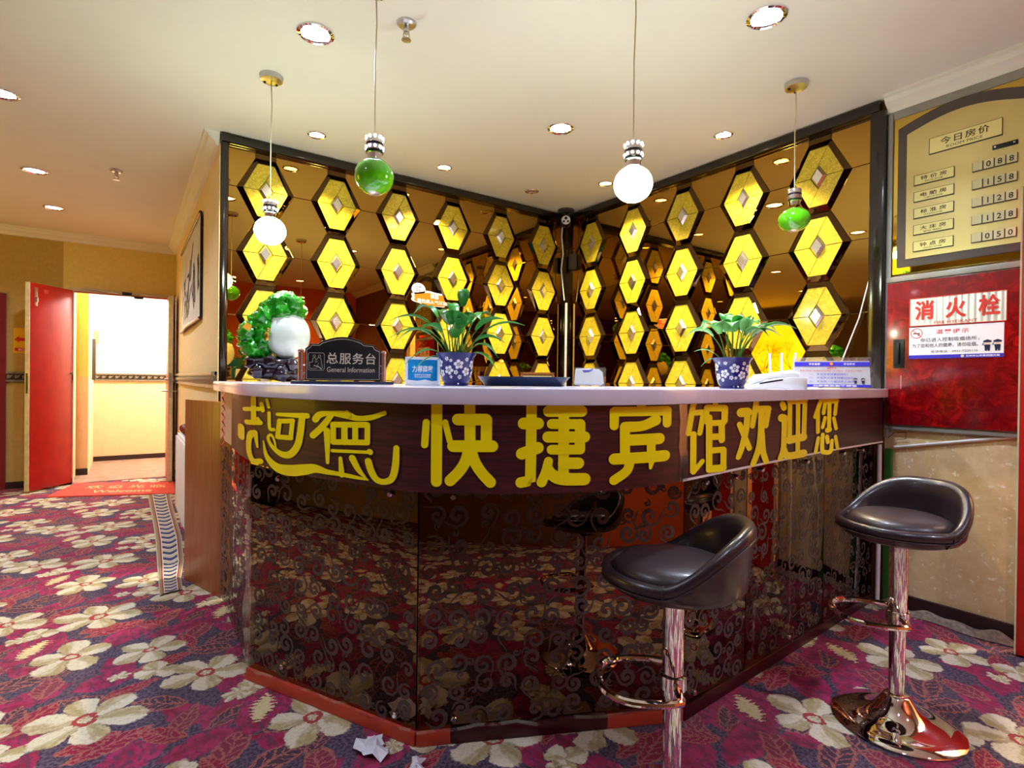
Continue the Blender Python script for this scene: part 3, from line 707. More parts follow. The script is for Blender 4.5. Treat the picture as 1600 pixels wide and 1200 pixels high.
def glass_panel(p, q, z1, bolts):
    p = Vector((*p, 0)); q = Vector((*q, 0)); T = Fr((p.x, p.y, 0), q - p); L = (q - p).length
    g = MB().box((.002, .045, -.01), (L - .002, z1, 0), T).build('mirror_glass_panel', M['tea_low'], ct, bev=.0015)
    mb = MB(); st = .076
    nx = max(1, int((L - .02) / st)); nz = int((z1 - .06) / st)
    for i in range(nx):
        for j in range(nz):
            cx = .01 + (i + .5) * (L - .02) / nx + rnd.uniform(-.018, .018); cy = .05 + (j + .5) * (z1 - .06) / nz + rnd.uniform(-.018, .018)
            R = min(rnd.uniform(.027, .04), cx - .012, L - cx - .012)
            if R < .012: continue
            tl = rnd.uniform(.02, .05)
            tube_curl(mb, T, cx, cy, R, rnd.uniform(0, 2 * PI), rnd.uniform(1.0, 1.35), rnd.uniform(.011, .0145), rnd.choice((-1, 1)), tl if .06 < cx < L - .06 and .12 < cy < z1 - .08 else .004)
            if rnd.random() < .55 and .05 < cx < L - .05:
                a = rnd.uniform(0, 2 * PI); tube_curl(mb, T, cx + R * 1.25 * math.cos(a), min(max(cy + R * 1.25 * math.sin(a), .075), z1 - .03), .013, a, .9, .007, 1, .006)
    e = mb.build('scroll_etching', M['etch'], g, smooth=False); e['kind'] = 'stuff'
    for a, b in bolts:
        MB().lathe([(0, .016), (.007, .016), (.01, .012), (.01, 0)], 14, lambda x, y, z: T(a + x, b + y, z)).build('standoff_bolt', M['chrome'], g)
    return T, L
ZG = .86
glass_panel(P[0], P[1], ZG, [])
L2 = np.linalg.norm(P[2] - P[1]); glass_panel(P[1], P[2], ZG, [(.17, .80), (L2 - .11, .80), (L2 - .08, .08), (.2, .1)])
L3 = np.linalg.norm(P[3] - P[2]); glass_panel(P[2], P[3], ZG, [(.11, .80), (L3 - .3, .81), (.12, .08), (L3 - .16, .08)])
a, b = P[3], np.array((2.0, 1.224)); glass_panel(a, b, ZG, [(.12, .82), (.32, .82), (.06, .08)])
glass_panel(b, np.array((2.7, 1.259)), ZG, [(.1, .83), (.5, .83), (.35, .08)])
glass_panel(np.array((2.7, 1.259)), P[5], ZG, [(.2, .84), (.45, .84)])
for i, (a, b, m) in enumerate(((P[1], P[2], 'kick'), (P[2], P[2] * .88 + P[3] * .12, 'kick'), (P[2] * .88 + P[3] * .12, P[2] * .3 + P[3] * .7, 'kick_dark'), (P[2] * .3 + P[3] * .7, P[3], 'kick'), (P[3], P[5] - np.array([.06, 0]), 'kick_dark'))):
    T = Fr((a[0], a[1], 0), (b[0] - a[0], b[1] - a[1], 0)); l = float(np.linalg.norm(b - a))
    MB().box((0, .001, -.008), (l, .046, .012), T).build('kickboard', M[m], ct, bev=.003)
# clear packing tape at the worn seams
def tape(pts, w):
    mb = MB(); V_ = []
    for i, (p, n) in enumerate(pts): V_ += [p + n * w, p - n * w]
    mb.add(V_, [(2 * i, 2 * i + 1, 2 * i + 3, 2 * i + 2) for i in range(len(pts) - 1)])
    mb.build('clear_tape', M['tape'], ct, smooth=False)
Z = Vector((0, 0, 1))
for (x, y, z0, z1, dx, dy) in ((.766, 1.603, .05, .84, .5, -.2), (.393, 2.332, .03, .8, -.2, -.5)):
    n = Vector((dx, dy, 0)).normalized(); s = n.cross(Z)
    tape([(Vector((x, y, z0 + (z1 - z0) * i / 9)) + n * (.004 + .004 * (i % 2)) + s * rnd.uniform(-.006, .006), s) for i in range(10)], .016)
tape([(fas(SEAM + rnd.uniform(-.006, .006), ZF + (ZS - ZF) * i / 9, .003), Vector((.97, .1, 0))) for i in range(10)], .022)
def seam_tape(a, b):
    n = Vector((b[1] - a[1], -(b[0] - a[0]), 0)).normalized()
    tape([(Vector((a[0] + (b[0] - a[0]) * i / 14, a[1] + (b[1] - a[1]) * i / 14, .052 + rnd.uniform(-.008, .01))) + n * (.014 + rnd.uniform(0, .006)), Z * .8 + n * .4) for i in range(15)], .011)
seam_tape(P[1], P[2]); seam_tape(P[2], P[3])
T = Fr((2.0, 1.222, 0), (.998, .05, 0))
for a, zz in ((.35, (.1, .85)), (.62, (.42, .86)), (.05, (.08, .3))):
    tape([(T(a + rnd.uniform(-.004, .004) - .12 * max(0, (i - 4)) / 9 * (a > .5), zz[0] + (zz[1] - zz[0]) * i / 9, .005 + .003 * (i % 2)), T.r) for i in range(10)], .006)
# lettering
LET = {"lao":[[[0.535,1.106,0.0349,0.0096],[0.541,1.019,0.0343,0.0096]],[[0.395,1.06,0.0406,0.0077],[0.626,1.071,0.0179,0.0071]],[[0.624,1.088,0.0193,0.0075],[0.635,1.067,0.0182,0.0075]],[[0.438,1.014,0.0434,0.009],[0.616,1.023,0.0223,0.0084]],[[0.591,1.036,0.017,0.0058],[0.622,1.021,0.0146,0.0057]],[[0.325,0.987,0.0787,0.0129],[0.327,0.952,0.0783,0.0129]],[[0.565,0.985,0.0293,0.009],[0.507,0.974,0.0459,0.0116],[0.479,0.949,0.0425,0.0098],[0.485,0.908,0.0417,0.0098],[0.545,0.882,0.0369,0.0105],[0.625,0.891,0.0226,0.0088]],[[0.57,0.978,0.0258,0.0081],[0.591,0.937,0.0116,0.004]]],"he":[[[0.667,1.103,0.0116,0.0052],[0.681,1.08,0.011,0.0052]],[[0.684,1.06,0.0118,0.0056],[0.689,1.009,0.0117,0.0056],[0.718,1.006,0.0113,0.0056]],[[0.741,1.058,0.0112,0.0055],[0.926,1.062,0.0156,0.0087]],[[0.899,1.06,0.0192,0.0104],[0.886,0.999,0.0202,0.0109],[0.868,0.961,0.0207,0.0109],[0.825,0.933,0.0217,0.0111],[0.767,0.93,0.0195,0.0097],[0.706,0.95,0.0132,0.0064],[0.679,0.976,0.0111,0.0052],[0.701,0.987,0.0097,0.0047],[0.722,0.97,0.0077,0.0038],[0.737,0.937,0.006,0.003]],[[0.756,1.037,0.0162,0.008],[0.745,0.984,0.0163,0.008]],[[0.756,1.036,0.0154,0.0076],[0.843,1.042,0.0142,0.0074]],[[0.841,1.042,0.0142,0.0074],[0.831,0.988,0.0144,0.0074]],[[0.745,0.984,0.0163,0.008],[0.832,0.987,0.0152,0.0078]],[[0.646,0.962,0.005,0.0022],[0.671,0.914,0.0171,0.0078],[0.742,0.883,0.0292,0.0144],[0.826,0.882,0.0347,0.0177],[0.91,0.894,0.0298,0.0163],[0.973,0.904,0.0217,0.0129],[1.029,0.9,0.0122,0.008],[1.078,0.899,0.009,0.0064],[1.135,0.896,0.0081,0.0059],[1.196,0.893,0.0035,0.0025]]],"de":[[[0.97,1.054,0.0179,0.0105],[0.99,1.068,0.0166,0.0101],[1.038,1.075,0.0108,0.0072],[1.107,1.073,0.0154,0.0112],[1.148,1.065,0.0106,0.0077],[1.203,1.069,0.0105,0.0076],[1.256,1.084,0.0085,0.0064]],[[1.043,1.067,0.0124,0.0084],[1.003,1.032,0.016,0.01],[0.958,1.004,0.0176,0.0102]],[[1.026,1.022,0.0152,0.0099],[1.029,0.978,0.0121,0.008],[1.031,0.928,0.008,0.0053]],[[1.054,1.042,0.0121,0.0083],[1.055,0.992,0.0121,0.0083]],[[1.054,1.042,0.0127,0.0087],[1.189,1.048,0.0115,0.0084]],[[1.192,1.048,0.011,0.008],[1.192,0.999,0.0111,0.008]],[[1.055,0.991,0.0121,0.0083],[1.192,0.998,0.011,0.008]],[[1.101,1.044,0.0128,0.0093],[1.102,0.994,0.0129,0.0093]],[[1.144,1.046,0.0116,0.0085],[1.145,0.997,0.0116,0.0085]],[[1.111,1.079,0.0102,0.0074],[1.117,1.072,0.0101,0.0074]],[[1.052,0.965,0.0072,0.0049],[1.2,0.971,0.0065,0.0047]],[[1.202,0.973,0.011,0.008],[1.205,0.972,0.011,0.008]],[[1.087,0.945,0.0078,0.0056],[1.093,0.898,0.012,0.0086]],[[1.135,0.949,0.0137,0.01],[1.16,0.918,0.0111,0.0081],[1.193,0.894,0.0035,0.0025]],[[1.198,0.945,0.014,0.0101],[1.21,0.919,0.0139,0.0101],[1.23,0.898,0.0122,0.009],[1.259,0.894,0.0109,0.0082],[1.287,0.906,0.0119,0.0091],[1.299,0.941,0.0125,0.0098],[1.302,0.99,0.0107,0.0084]]],"kuai":[[[1.392,1.064,0.0099,0.0096],[1.388,1.004,0.0102,0.0096]],[[1.42,1.119,0.0149,0.0147],[1.421,0.907,0.0149,0.0147]],[[1.443,1.065,0.0083,0.0082],[1.456,1.015,0.0082,0.0082]],[[1.508,1.12,0.0146,0.0147],[1.51,1.004,0.0146,0.0147]],[[1.477,1.073,0.0157,0.0157],[1.551,1.074,0.0156,0.0157]],[[1.553,1.073,0.015,0.015],[1.553,1.005,0.015,0.015]],[[1.465,1.002,0.0158,0.0157],[1.569,1.003,0.0157,0.0157]],[[1.509,1.004,0.0153,0.0153],[1.5,0.966,0.015,0.015],[1.483,0.936,0.0148,0.0147],[1.458,0.91,0.0151,0.015]],[[1.511,0.997,0.0153,0.0153],[1.522,0.963,0.0151,0.015],[1.541,0.933,0.0146,0.0147],[1.565,0.907,0.015,0.015]]],"jie":[[[1.673,1.122,0.0142,0.0141],[1.672,0.93,0.0145,0.0144],[1.668,0.912,0.0145,0.0144],[1.646,0.906,0.0145,0.0144]],[[1.652,1.064,0.0158,0.0158],[1.691,1.064,0.016,0.0158]],[[1.648,0.983,0.0158,0.0158],[1.691,0.999,0.016,0.0158]],[[1.719,1.097,0.0154,0.0151],[1.812,1.097,0.0167,0.0153]],[[1.761,1.122,0.0151,0.0145],[1.762,0.922,0.0151,0.0145]],[[1.728,1.063,0.0137,0.0134],[1.808,1.062,0.0148,0.0136]],[[1.808,1.062,0.0154,0.0143],[1.808,0.995,0.0155,0.0143]],[[1.718,1.028,0.0154,0.0151],[1.821,1.027,0.0169,0.0154]],[[1.728,0.994,0.0134,0.0131],[1.809,0.993,0.0144,0.0132]],[[1.762,0.957,0.0162,0.0156],[1.804,0.956,0.0169,0.0157]],[[1.72,0.963,0.0123,0.012],[1.713,0.933,0.0133,0.0131],[1.702,0.907,0.0139,0.0137]],[[1.716,0.95,0.0122,0.012],[1.73,0.927,0.0159,0.0155],[1.759,0.915,0.0176,0.0169],[1.822,0.912,0.0184,0.0168]]],"bin":[[[2.01,1.131,0.0168,0.0126],[2.01,1.099,0.0169,0.0126]],[[1.914,1.095,0.0159,0.0134],[2.12,1.094,0.0234,0.0143]],[[1.914,1.095,0.0153,0.0128],[1.914,1.056,0.0152,0.0128]],[[2.12,1.094,0.0214,0.0131],[2.12,1.057,0.0214,0.0131]],[[1.95,1.052,0.0174,0.0141],[1.952,0.965,0.0175,0.0141]],[[1.953,1.051,0.0189,0.0152],[2.015,1.053,0.0194,0.0144],[2.068,1.068,0.0234,0.0158]],[[1.957,1.014,0.0197,0.0158],[2.084,1.013,0.0253,0.0165]],[[2.049,1.012,0.0183,0.0128],[2.05,0.965,0.0184,0.0128]],[[1.915,0.963,0.0186,0.0156],[2.109,0.961,0.0267,0.0166]],[[1.97,0.958,0.0172,0.0136],[1.958,0.928,0.0169,0.0136],[1.915,0.904,0.016,0.0134]],[[2.054,0.959,0.0168,0.0116],[2.047,0.93,0.0066,0.0046]]],"guan":[[[2.264,1.128,0.0172,0.0092],[2.234,1.021,0.0165,0.0091]],[[2.262,1.084,0.0171,0.0092],[2.324,1.084,0.0184,0.0094]],[[2.322,1.083,0.0169,0.0087],[2.3,1.018,0.0165,0.0086]],[[2.262,1.016,0.0185,0.0099],[2.263,0.901,0.0184,0.0099]],[[2.265,0.897,0.0152,0.0081],[2.317,0.926,0.0162,0.0083]],[[2.398,1.13,0.0173,0.0085],[2.399,1.101,0.0173,0.0085]],[[2.343,1.097,0.0215,0.0109],[2.458,1.094,0.0235,0.0114]],[[2.341,1.097,0.0165,0.0084],[2.341,1.051,0.0165,0.0084]],[[2.462,1.094,0.0229,0.011],[2.461,1.051,0.0228,0.011]],[[2.356,1.065,0.0211,0.0106],[2.361,0.896,0.0212,0.0106]],[[2.357,1.047,0.0189,0.0095],[2.454,1.045,0.0203,0.0099]],[[2.44,1.043,0.0224,0.0109],[2.442,0.987,0.0225,0.0109]],[[2.358,1.002,0.0212,0.0106],[2.442,0.999,0.0225,0.0109]],[[2.359,0.957,0.0196,0.0099],[2.452,0.954,0.0211,0.0102]],[[2.455,0.952,0.0212,0.0102],[2.455,0.893,0.0212,0.0102]],[[2.361,0.897,0.0241,0.0121],[2.453,0.892,0.0258,0.0125]]],"huan":[[[2.584,1.075,0.0346,0.0163],[2.632,1.075,0.0356,0.0165]],[[2.632,1.075,0.0243,0.0113],[2.623,1.015,0.0241,0.0113],[2.593,0.953,0.0229,0.0107],[2.567,0.919,0.0209,0.0099]],[[2.572,1.033,0.0209,0.0099],[2.65,0.944,0.0211,0.0097]],[[2.704,1.123,0.0219,0.0099],[2.69,1.078,0.0235,0.0107],[2.671,1.023,0.0196,0.009]],[[2.701,1.084,0.0282,0.0128],[2.799,1.082,0.0299,0.0132]],[[2.801,1.082,0.0252,0.0111],[2.782,1.019,0.0211,0.0093]],[[2.743,1.076,0.0261,0.0117],[2.739,0.98,0.0279,0.0125],[2.717,0.928,0.0257,0.0116],[2.68,0.885,0.0233,0.0107]],[[2.748,0.992,0.0234,0.0105],[2.76,0.924,0.0245,0.0109],[2.787,0.884,0.024,0.0106]]],"ying":[[[2.929,1.098,0.0271,0.0115],[2.943,1.083,0.0272,0.0116]],[[2.924,1.044,0.0373,0.0159],[2.945,1.041,0.0378,0.016]],[[2.949,1.042,0.0263,0.0112],[2.944,0.928,0.0262,0.0111],[2.916,0.886,0.0258,0.011]],[[2.942,0.924,0.0262,0.0111],[2.982,0.89,0.0332,0.014],[3.139,0.887,0.0407,0.0165]],[[2.998,1.106,0.0216,0.0091],[2.999,0.945,0.0216,0.0091]],[[2.998,1.11,0.0323,0.0136],[3.143,1.11,0.035,0.0142]],[[3.077,1.104,0.0225,0.0093],[3.08,0.9,0.0226,0.0093]],[[3.146,1.108,0.0245,0.0099],[3.139,0.955,0.0245,0.0099]],[[2.999,0.952,0.0377,0.0159],[3.135,0.956,0.0407,0.0165]]],"nin":[[[3.327,1.113,0.025,0.0099],[3.263,1.037,0.0245,0.0098]],[[3.29,1.062,0.0222,0.0089],[3.293,0.969,0.0222,0.0089]],[[3.377,1.115,0.0214,0.0086],[3.352,1.05,0.0212,0.0085]],[[3.375,1.104,0.0314,0.0126],[3.495,1.104,0.0322,0.013]],[[3.497,1.103,0.0218,0.0088],[3.482,1.042,0.0218,0.0088]],[[3.416,1.099,0.0228,0.0092],[3.415,0.973,0.0227,0.0092]],[[3.399,0.972,0.0303,0.0122],[3.418,0.974,0.0304,0.0122]],[[3.368,1.029,0.0201,0.008],[3.342,0.987,0.0199,0.008]],[[3.467,1.024,0.0206,0.0082],[3.494,0.975,0.0206,0.0083]],[[3.296,0.942,0.021,0.0084],[3.267,0.883,0.0209,0.0083]],[[3.343,0.955,0.0212,0.0085],[3.34,0.886,0.0237,0.0095],[3.373,0.874,0.0251,0.0101],[3.434,0.874,0.0254,0.0102],[3.45,0.923,0.0192,0.0077]],[[3.391,0.943,0.0227,0.0091],[3.402,0.918,0.0227,0.0091]],[[3.488,0.938,0.0193,0.0078],[3.513,0.881,0.0194,0.0078]]]}
names = dict(lao='character_1')
def ribbon_fas(mb, pts, off):
    """round-ended stroke on the fascia; every point is (along, height, half width along, half width in height)"""
    if len(pts) > 2:      # bent strokes run as smooth curves
        A_ = [np.array(p) for p in pts]; E_ = [2 * A_[0] - A_[1]] + A_ + [2 * A_[-1] - A_[-2]]; pts = []
        for i in range(1, len(E_) - 2):
            a, b, c, d = E_[i - 1:i + 3]
            for k in range(5):
                t = k / 5; q = .5 * ((2 * b) + (-a + c) * t + (2 * a - 5 * b + 4 * c - d) * t * t + (-a + 3 * b - 3 * c + d) * t ** 3); q[2:] = np.maximum(q[2:], .0015); pts.append(tuple(q))
        pts.append(tuple(A_[-1]))
    Q = []
    for i in range(len(pts) - 1):
        a, b = pts[i], pts[i + 1]; l = math.hypot(b[0] - a[0], b[1] - a[1]); k = max(1, int(l / .02))
        for j in range(k): t = j / k; Q.append(tuple(a[m] * (1 - t) + b[m] * t for m in range(4)))
    Q.append(tuple(pts[-1])); n = len(Q); V_ = []
    for i, (s, z, u, v) in enumerate(Q):
        p = Q[max(i - 1, 0)]; q = Q[min(i + 1, n - 1)]; tx, tz = (q[0] - p[0]) / u, (q[1] - p[1]) / v; l = math.hypot(tx, tz) or 1
        nx, nz = -tz / l * u, tx / l * v; V_ += [(s + nx, z + nz), (s - nx, z - nz)]
    C_ = lambda s, z: fas(s, min(z, ZS - .001), off)
    mb.add([C_(*v) for v in V_], [(2 * i, 2 * i + 1, 2 * i + 3, 2 * i + 2) for i in range(n - 1)])
    for (s, z, u, v), (s2, z2, _, _) in ((Q[0], Q[1]), (Q[-1], Q[-2])):     # half-round ends
        f0 = math.atan2((z - z2) / v, (s - s2) / u) - PI / 2
        mb.add([C_(s + u * math.cos(f0 + PI * i / 9), z + v * math.sin(f0 + PI * i / 9)) for i in range(10)], [tuple(range(10))])
for k, strokes in LET.items():
    mb = MB()
    for i, st in enumerate(strokes): ribbon_fas(mb, st, .0022 + i * .00016)
    mb.build('yellow_character', M['yellow'], ct, smooth=False)
# red paper decoration hanging at the left end of the fascia
rd = thing('red_paper_garland', 'shiny red paper leaf garland hanging at the left end of the maroon fascia', 'decoration', tuple(fas(.03, ZS - .003)))
for i in range(7):
    s0 = .03 + (.02 if i % 2 else -.0); z0 = ZS - .02 - i * .034
    c = fas(s0, z0, .024); tdir = (fas(s0 + .02, z0) - fas(s0, z0)).normalized(); nn = tdir.cross(Z); nn = nn if nn.x < 0 else -nn
    o = Vector(rd.location)
    q = [c + tdir * dx + Z * dz + nn * dn - o for dx, dz, dn in ((0, .024, .002), (.022, .004, .014), (.004, -.028, .004), (-.018, -.004, .012), (0, 0, .02))]
    MB().add(q, [(0, 1, 4), (1, 2, 4), (2, 3, 4), (3, 0, 4)]).build('paper_leaf', M['red_paper'], rd, smooth=False)

# board that closes the gap between counter and corridor wall
T = Fr((.274, 3.70, 0), (.407 - .274, 3.266 - 3.70, 0)); l = math.hypot(.133, .434)
bd = thing('counter_gate_board', 'tall brown wood-grain board leaning between counter and radiator', 'board', (.274, 3.70, 0))
o = Vector(bd.location)
MB().box((0, .002, -.02), (l, 1.048, 0), T).build('board', M['board_wood'], bd, bev=.002).location = -o
MB().box((l - .03, .003, -.09), (l + .004, 1.05, -.02), T).build('side_batten', M['dark_base'], bd, bev=.002).location = -o

# ---------------------------------------------------------------- ceiling lamps
def downlight(x, y, r, lens, label, power=0., color=(1, 1, 1), spot=2.4, group=None, blend=.7):
    t = thing('ceiling_downlight', label, 'downlight', (x, y, CE), 0, group)
    MB().lathe([(r * 1.0, 0), (r * 1.28, 0), (r * 1.28, -.006), (r * 1.14, -.011), (r * 1.0, -.007), (r * .96, .0)], 28).build('trim_ring', M['chrome'], t)
    MB().lathe([(0, -.003), (r * .6, -.0035), (r * .99, -.001)], 24).build('lens', M[lens], t)
    if power:
        o = light('lamp', 'SPOT', (0, 0, -.02), power, color, t, spot_size=spot, spot_blend=blend, shadow_soft_size=r * .8)
    return t
COOL, WARM = (.70, .79, 1.0), (1.0, .82, .52)
downlight(.673, 2.508, .062, 'led_cool', 'large white LED downlight above the left half of the counter', SP_C, COOL)
downlight(2.177, 1.274, .062, 'led_cool', 'large white LED downlight nearest the price board', SP_C, COOL)
downlight(2.136, 2.556, .062, 'led_cool', 'large white LED downlight between the two mirror walls', SP_C * .8, COOL)
downlight(.962, 3.534, .044, 'led_warm', 'lit warm spotlight in front of the second hexagon column of the left mirror wall', SP_W, WARM, 2.0, blend=.5)
downlight(1.855, 3.519, .044, 'led_warm', 'lit warm spotlight in front of the fourth hexagon column of the left mirror wall', SP_W, WARM, 2.0, blend=.5)
downlight(2.656, 3.53, .044, 'led_off', 'unlit small spotlight nearest the mirror corner', 0)
downlight(3.007, 3.052, .044, 'led_warm', 'lit warm spotlight close to the right mirror wall, beside the glowing globe pendant', SP_W, WARM, 2.0, blend=.5)
downlight(2.996, 2.024, .044, 'led_warm', 'lit warm spotlight close to the right mirror wall, left of the green globe pendant', SP_W, WARM, 2.0, blend=.5)
downlight(-.575, 4.05, .062, 'led_cool', 'white LED downlight cut off by the left picture edge', SP_H, COOL)
downlight(-.583, 5.421, .062, 'led_cool', 'white LED downlight over the middle of the corridor carpet', SP_H, COOL)
downlight(-.565, 6.504, .062, 'led_cool', 'white LED downlight farthest down the corridor, close to the door', SP_H, COOL)
for x, y in ((-.575, 1.6), (.75, -.3), (2.2, -1.2), (-2.4, 1.6), (-2.4, 4.6)):  # extra out-of-view downlights, added to light the space and the orange wall
    downlight(x, y, .062, 'led_cool', 'extra white LED downlight added behind the camera to light the lobby', SP_R * (2.2 if y < -1 else 1), COOL, group='added lobby downlights behind the camera')

def pendant(x, y, z, label, lit, led, cup=True, r=.0755):
    t = thing('pendant_lamp', label, 'pendant lamp', (x, y, CE))
    zz = z - CE
    MB().lathe([(0, 0), (.055, 0), (.056, -.006), (.052, -.026), (.03, -.03), (0, -.03)], 28).build('canopy', M['steel'], t)
    for a in (.6, 2.5):
        MB().ball((.035 * math.cos(a), .035 * math.sin(a), -.0295), .007, 8, 6).build('canopy_screw', M['black'], t)
    MB().tube([(0, 0, -.03), (.004, 0, -.15), (0, .003, (zz + .16) * .5), (0, 0, zz + .155)], .0028, 6).build('cord', M['cord'], t)
    hd = MB().lathe([(0, .162), (.008, .16), (.03, .15), (.033, .145), (.033, .128), (.03, .126), (.03, .12), (.033, .118), (.033, .1), (.03, .098), (.03, .09), (.027, .088), (.026, .066), (0, .066)], 24, lambda a, b, c: (a, b, zz + c)).build('lamp_head', M['chrome'], t)
    for k in (.123, .094): MB().lathe([(.0305, k - .004), (.0336, k - .003), (.0336, k + .003), (.0305, k + .004)], 24, lambda a, b, c: (a, b, zz + c)).build('dark_ring', M['black'], hd)
    if led:
        mb = MB()
        for k in (.148, .11):
            for i in range(10): a = 2 * PI * i / 10; mb.ball((.033 * math.cos(a), .033 * math.sin(a), zz + k), .0055, 6, 4)
        mb.build('led_dots', M['led_dots'], hd)['kind'] = 'stuff'
    sq = .93 if cup else .8
    gl = MB().ball((0, 0, zz - (0 if cup else .004)), (r, r, r * sq), 32, 20).build('globe', M['lamp_white'] if lit else M['green_glass'], t)
    if not lit: MB().ball((0, 0, zz - r * sq * .42), (r * .62, r * .62, r * .62 * .94), 20, 12).build('reflector_cup', M['led_off'], gl)
    return t
p1 = pendant(.587, 2.993, 1.927, 'glowing white globe pendant hanging above the jade cabbage', True, True)
p3 = pendant(.782, 2.063, 1.969, 'green glass globe pendant with bright studded head, above the black information sign', False, True)
p4 = pendant(1.562, 1.438, 1.928, 'large glowing white globe pendant hanging right of the picture centre', True, True, True, .072)
p2 = pendant(2.78, 1.463, 2.022, 'unlit green globe pendant in front of the right mirror wall, nearest the price board', False, False, False)
def sprinkler(x, y, label):
    t = thing('sprinkler_head', label, 'sprinkler', (x, y, CE))
    MB().lathe([(0, -.001), (.042, 0), (.04, -.008), (.03, -.016), (0, -.018)], 20).build('escutcheon', M['steel'], t)
    MB().lathe([(.013, -.016), (.013, -.04), (.006, -.042), (.006, -.05), (0, -.05)], 14).build('body', M['steel'], t)
    for s in (-1, 1): MB().tube([(s * .011, 0, -.04), (s * .014, 0, -.055), (s * .006, 0, -.07)], .0025, 6).build('frame_arm', M['steel'], t)
    MB().lathe([(0, -.07), (.02, -.07), (.021, -.074), (0, -.077)], 16).build('deflector', M['steel'], t)
sprinkler(.972, 2.204, 'ceiling sprinkler head above the counter, beside a pendant cord')
sprinkler(-.08, 5.044, 'ceiling sprinkler head over the corridor carpet')

# CCTV camera in the mirror corner
cc = thing('security_camera', 'white dome-faced security camera on a dark ceiling mount in the mirror corner', 'camera', (3.2, 3.74, CE), face_cam(3.2, 3.74))
MB().lathe([(0, 0), (.075, 0), (.075, -.014), (.04, -.022), (0, -.022)], 24).build('ceiling_plate', M['board_grey'], cc)
MB().tube([(0, 0, -.02), (0, 0, -.06), (0, -.01, -.085)], .013, 10).build('stem', M['black'], cc)
MB().lathe([(0, -.05), (.04, -.05), (.045, -.04), (.045, .05), (.03, .07), (0, .07)], 24, lambda x, y, z: (x, z - .02, -.11 + y)).build('housing', M['black'], cc)
f = MB().lathe([(0, -.054), (.036, -.054), (.041, -.048), (.041, -.03)], 24, lambda x, y, z: (x, z - .02, -.11 + y)).build('face_plate', M['white_plastic'], cc)
for a, b, r in ((0, .016, .013), (-.018, -.012, .01), (.018, -.012, .01)):
    MB().lathe([(0, -.058), (r * .8, -.058), (r, -.055), (r, -.05)], 14, lambda x, y, z, a=a, b=b: (x + a, z - .02, -.11 + y + b)).build('lens', M['black'], f)
tag(MB().box((XR - .05, YB - .15, 2.2), (XR - .008, YB - .08, 2.34)).build('cable_junction_box', M['board_grey'], None, bev=.006), 'small grey cable box hung in the mirror corner under the security camera', 'junction box')
tag(MB().tube([(3.235, 3.815, 2.68), (3.225, 3.825, 2.5), (3.235, 3.815, 2.34), (3.228, 3.83, 2.2), (3.24, 3.82, 2.05), (3.26, 3.82, 1.92)], .006, 6).build('camera_cable', M['white_plastic']), 'tangled white camera cable running down the mirror corner', 'cable')
tag(MB().box((3.275, 3.815, .95), (3.295, 3.828, 1.9)).build('white_pole', M['pvc'], None, bev=.003), 'slim white trunking strip standing upright in the mirror corner', 'trunking')
tag(MB().tube([(XR - .022, 1.27, 2.64), (XR - .03, 1.255, 2.35), (XR - .03, 1.262, 2.1), (XR - .03, 1.30, 1.85), (XR - .028, 1.37, 1.55), (XR - .03, 1.46, 1.3), (XR - .04, 1.5, 1.17)], .004, 6).build('hanging_wire', M['pvc']), 'thin white wire slanting down across the right mirror wall to the counter', 'wire')

# orange cloud sticker on the left mirror wall
Tst = Fr((1.945, YB - .006, 1.81), (1, 0, 0))
st = thing('cloud_sticker', 'orange cloud-shaped advertising sticker on the left mirror wall above the first potted plant', 'sticker', (1.945, YB - .006, 1.81))
o = Vector(st.location)
def cloud(k):
    P = []
    for i in range(48):
        a = 2 * PI * i / 48; r = 1 + .06 * math.cos(7 * a)
        P.append((.178 * r * math.cos(a) * k, .058 * r * math.sin(a) * (k if k > .9 else k * .96)))
    return P
sk = lambda x, y, z: Tst(x, y - x * .03, z) - o
w_ = MB().prism(cloud(1.0), 0, .002, sk); w_.prism([(-.115 + .058 * math.cos(2 * PI * i / 20), .062 + .05 * math.sin(2 * PI * i / 20)) for i in range(20)], 0, .002, sk).build('white_border', M['ink_white'], st, smooth=False)
MB().prism([(x, y - .004) for x, y in cloud(.88)], .002, .003, sk).build('orange_field', mat('orange_sticker_print', (236, 112, 10), .4), st, smooth=False)
text(st, 'lettering', '惊喜', sk, .02, .022, h=.036, m='ink_white', c=.004, bold=.02); text(st, 'lettering', '我已是人气酒店', sk, .0, -.022, w=.26, h=.03, m='ink_white', c=.004, bold=.02)
text(st, 'lettering', '酒', sk, -.115, .065, h=.045, m='ink', c=.004, bold=.02)

# ---------------------------------------------------------------- things on the counter
# jade cabbage on its carved rock
cab = thing('jade_cabbage', 'green and white jade cabbage ornament on a dark carved rock at the left counter end', 'ornament', (.567, 2.755, ZT), face_cam(.567, 2.755))
def lump(c, r, amp, fq, seed, seg=36, ring=24):
    rr = random.Random(seed); ph = [rr.uniform(0, 6) for _ in range(6)]
    return lambda d: 1 + amp * (math.sin(d[0] * fq + ph[0]) * math.sin(d[1] * fq + ph[1]) + .7 * math.sin(d[2] * fq * 1.3 + ph[2]) + .5 * math.sin((d[0] + d[2]) * fq * 2.1 + ph[3]) * math.sin((d[1] - d[2]) * fq * 1.7 + ph[4]))
def base_r(d):
    return lump(0, 0, .08, 6, 5)(d) * (1 / max(abs(d[0]), abs(d[2]), abs(d[1]) * .9)) ** .55 * .86
mb = MB().ball((.0, 0, .066), (.125, .085, .064), 56, 32, base_r); mb.v = [(x, y, max(z, 0)) for x, y, z in mb.v]
mb.build('carved_rock_base', M['rock'], cab, ang=70)
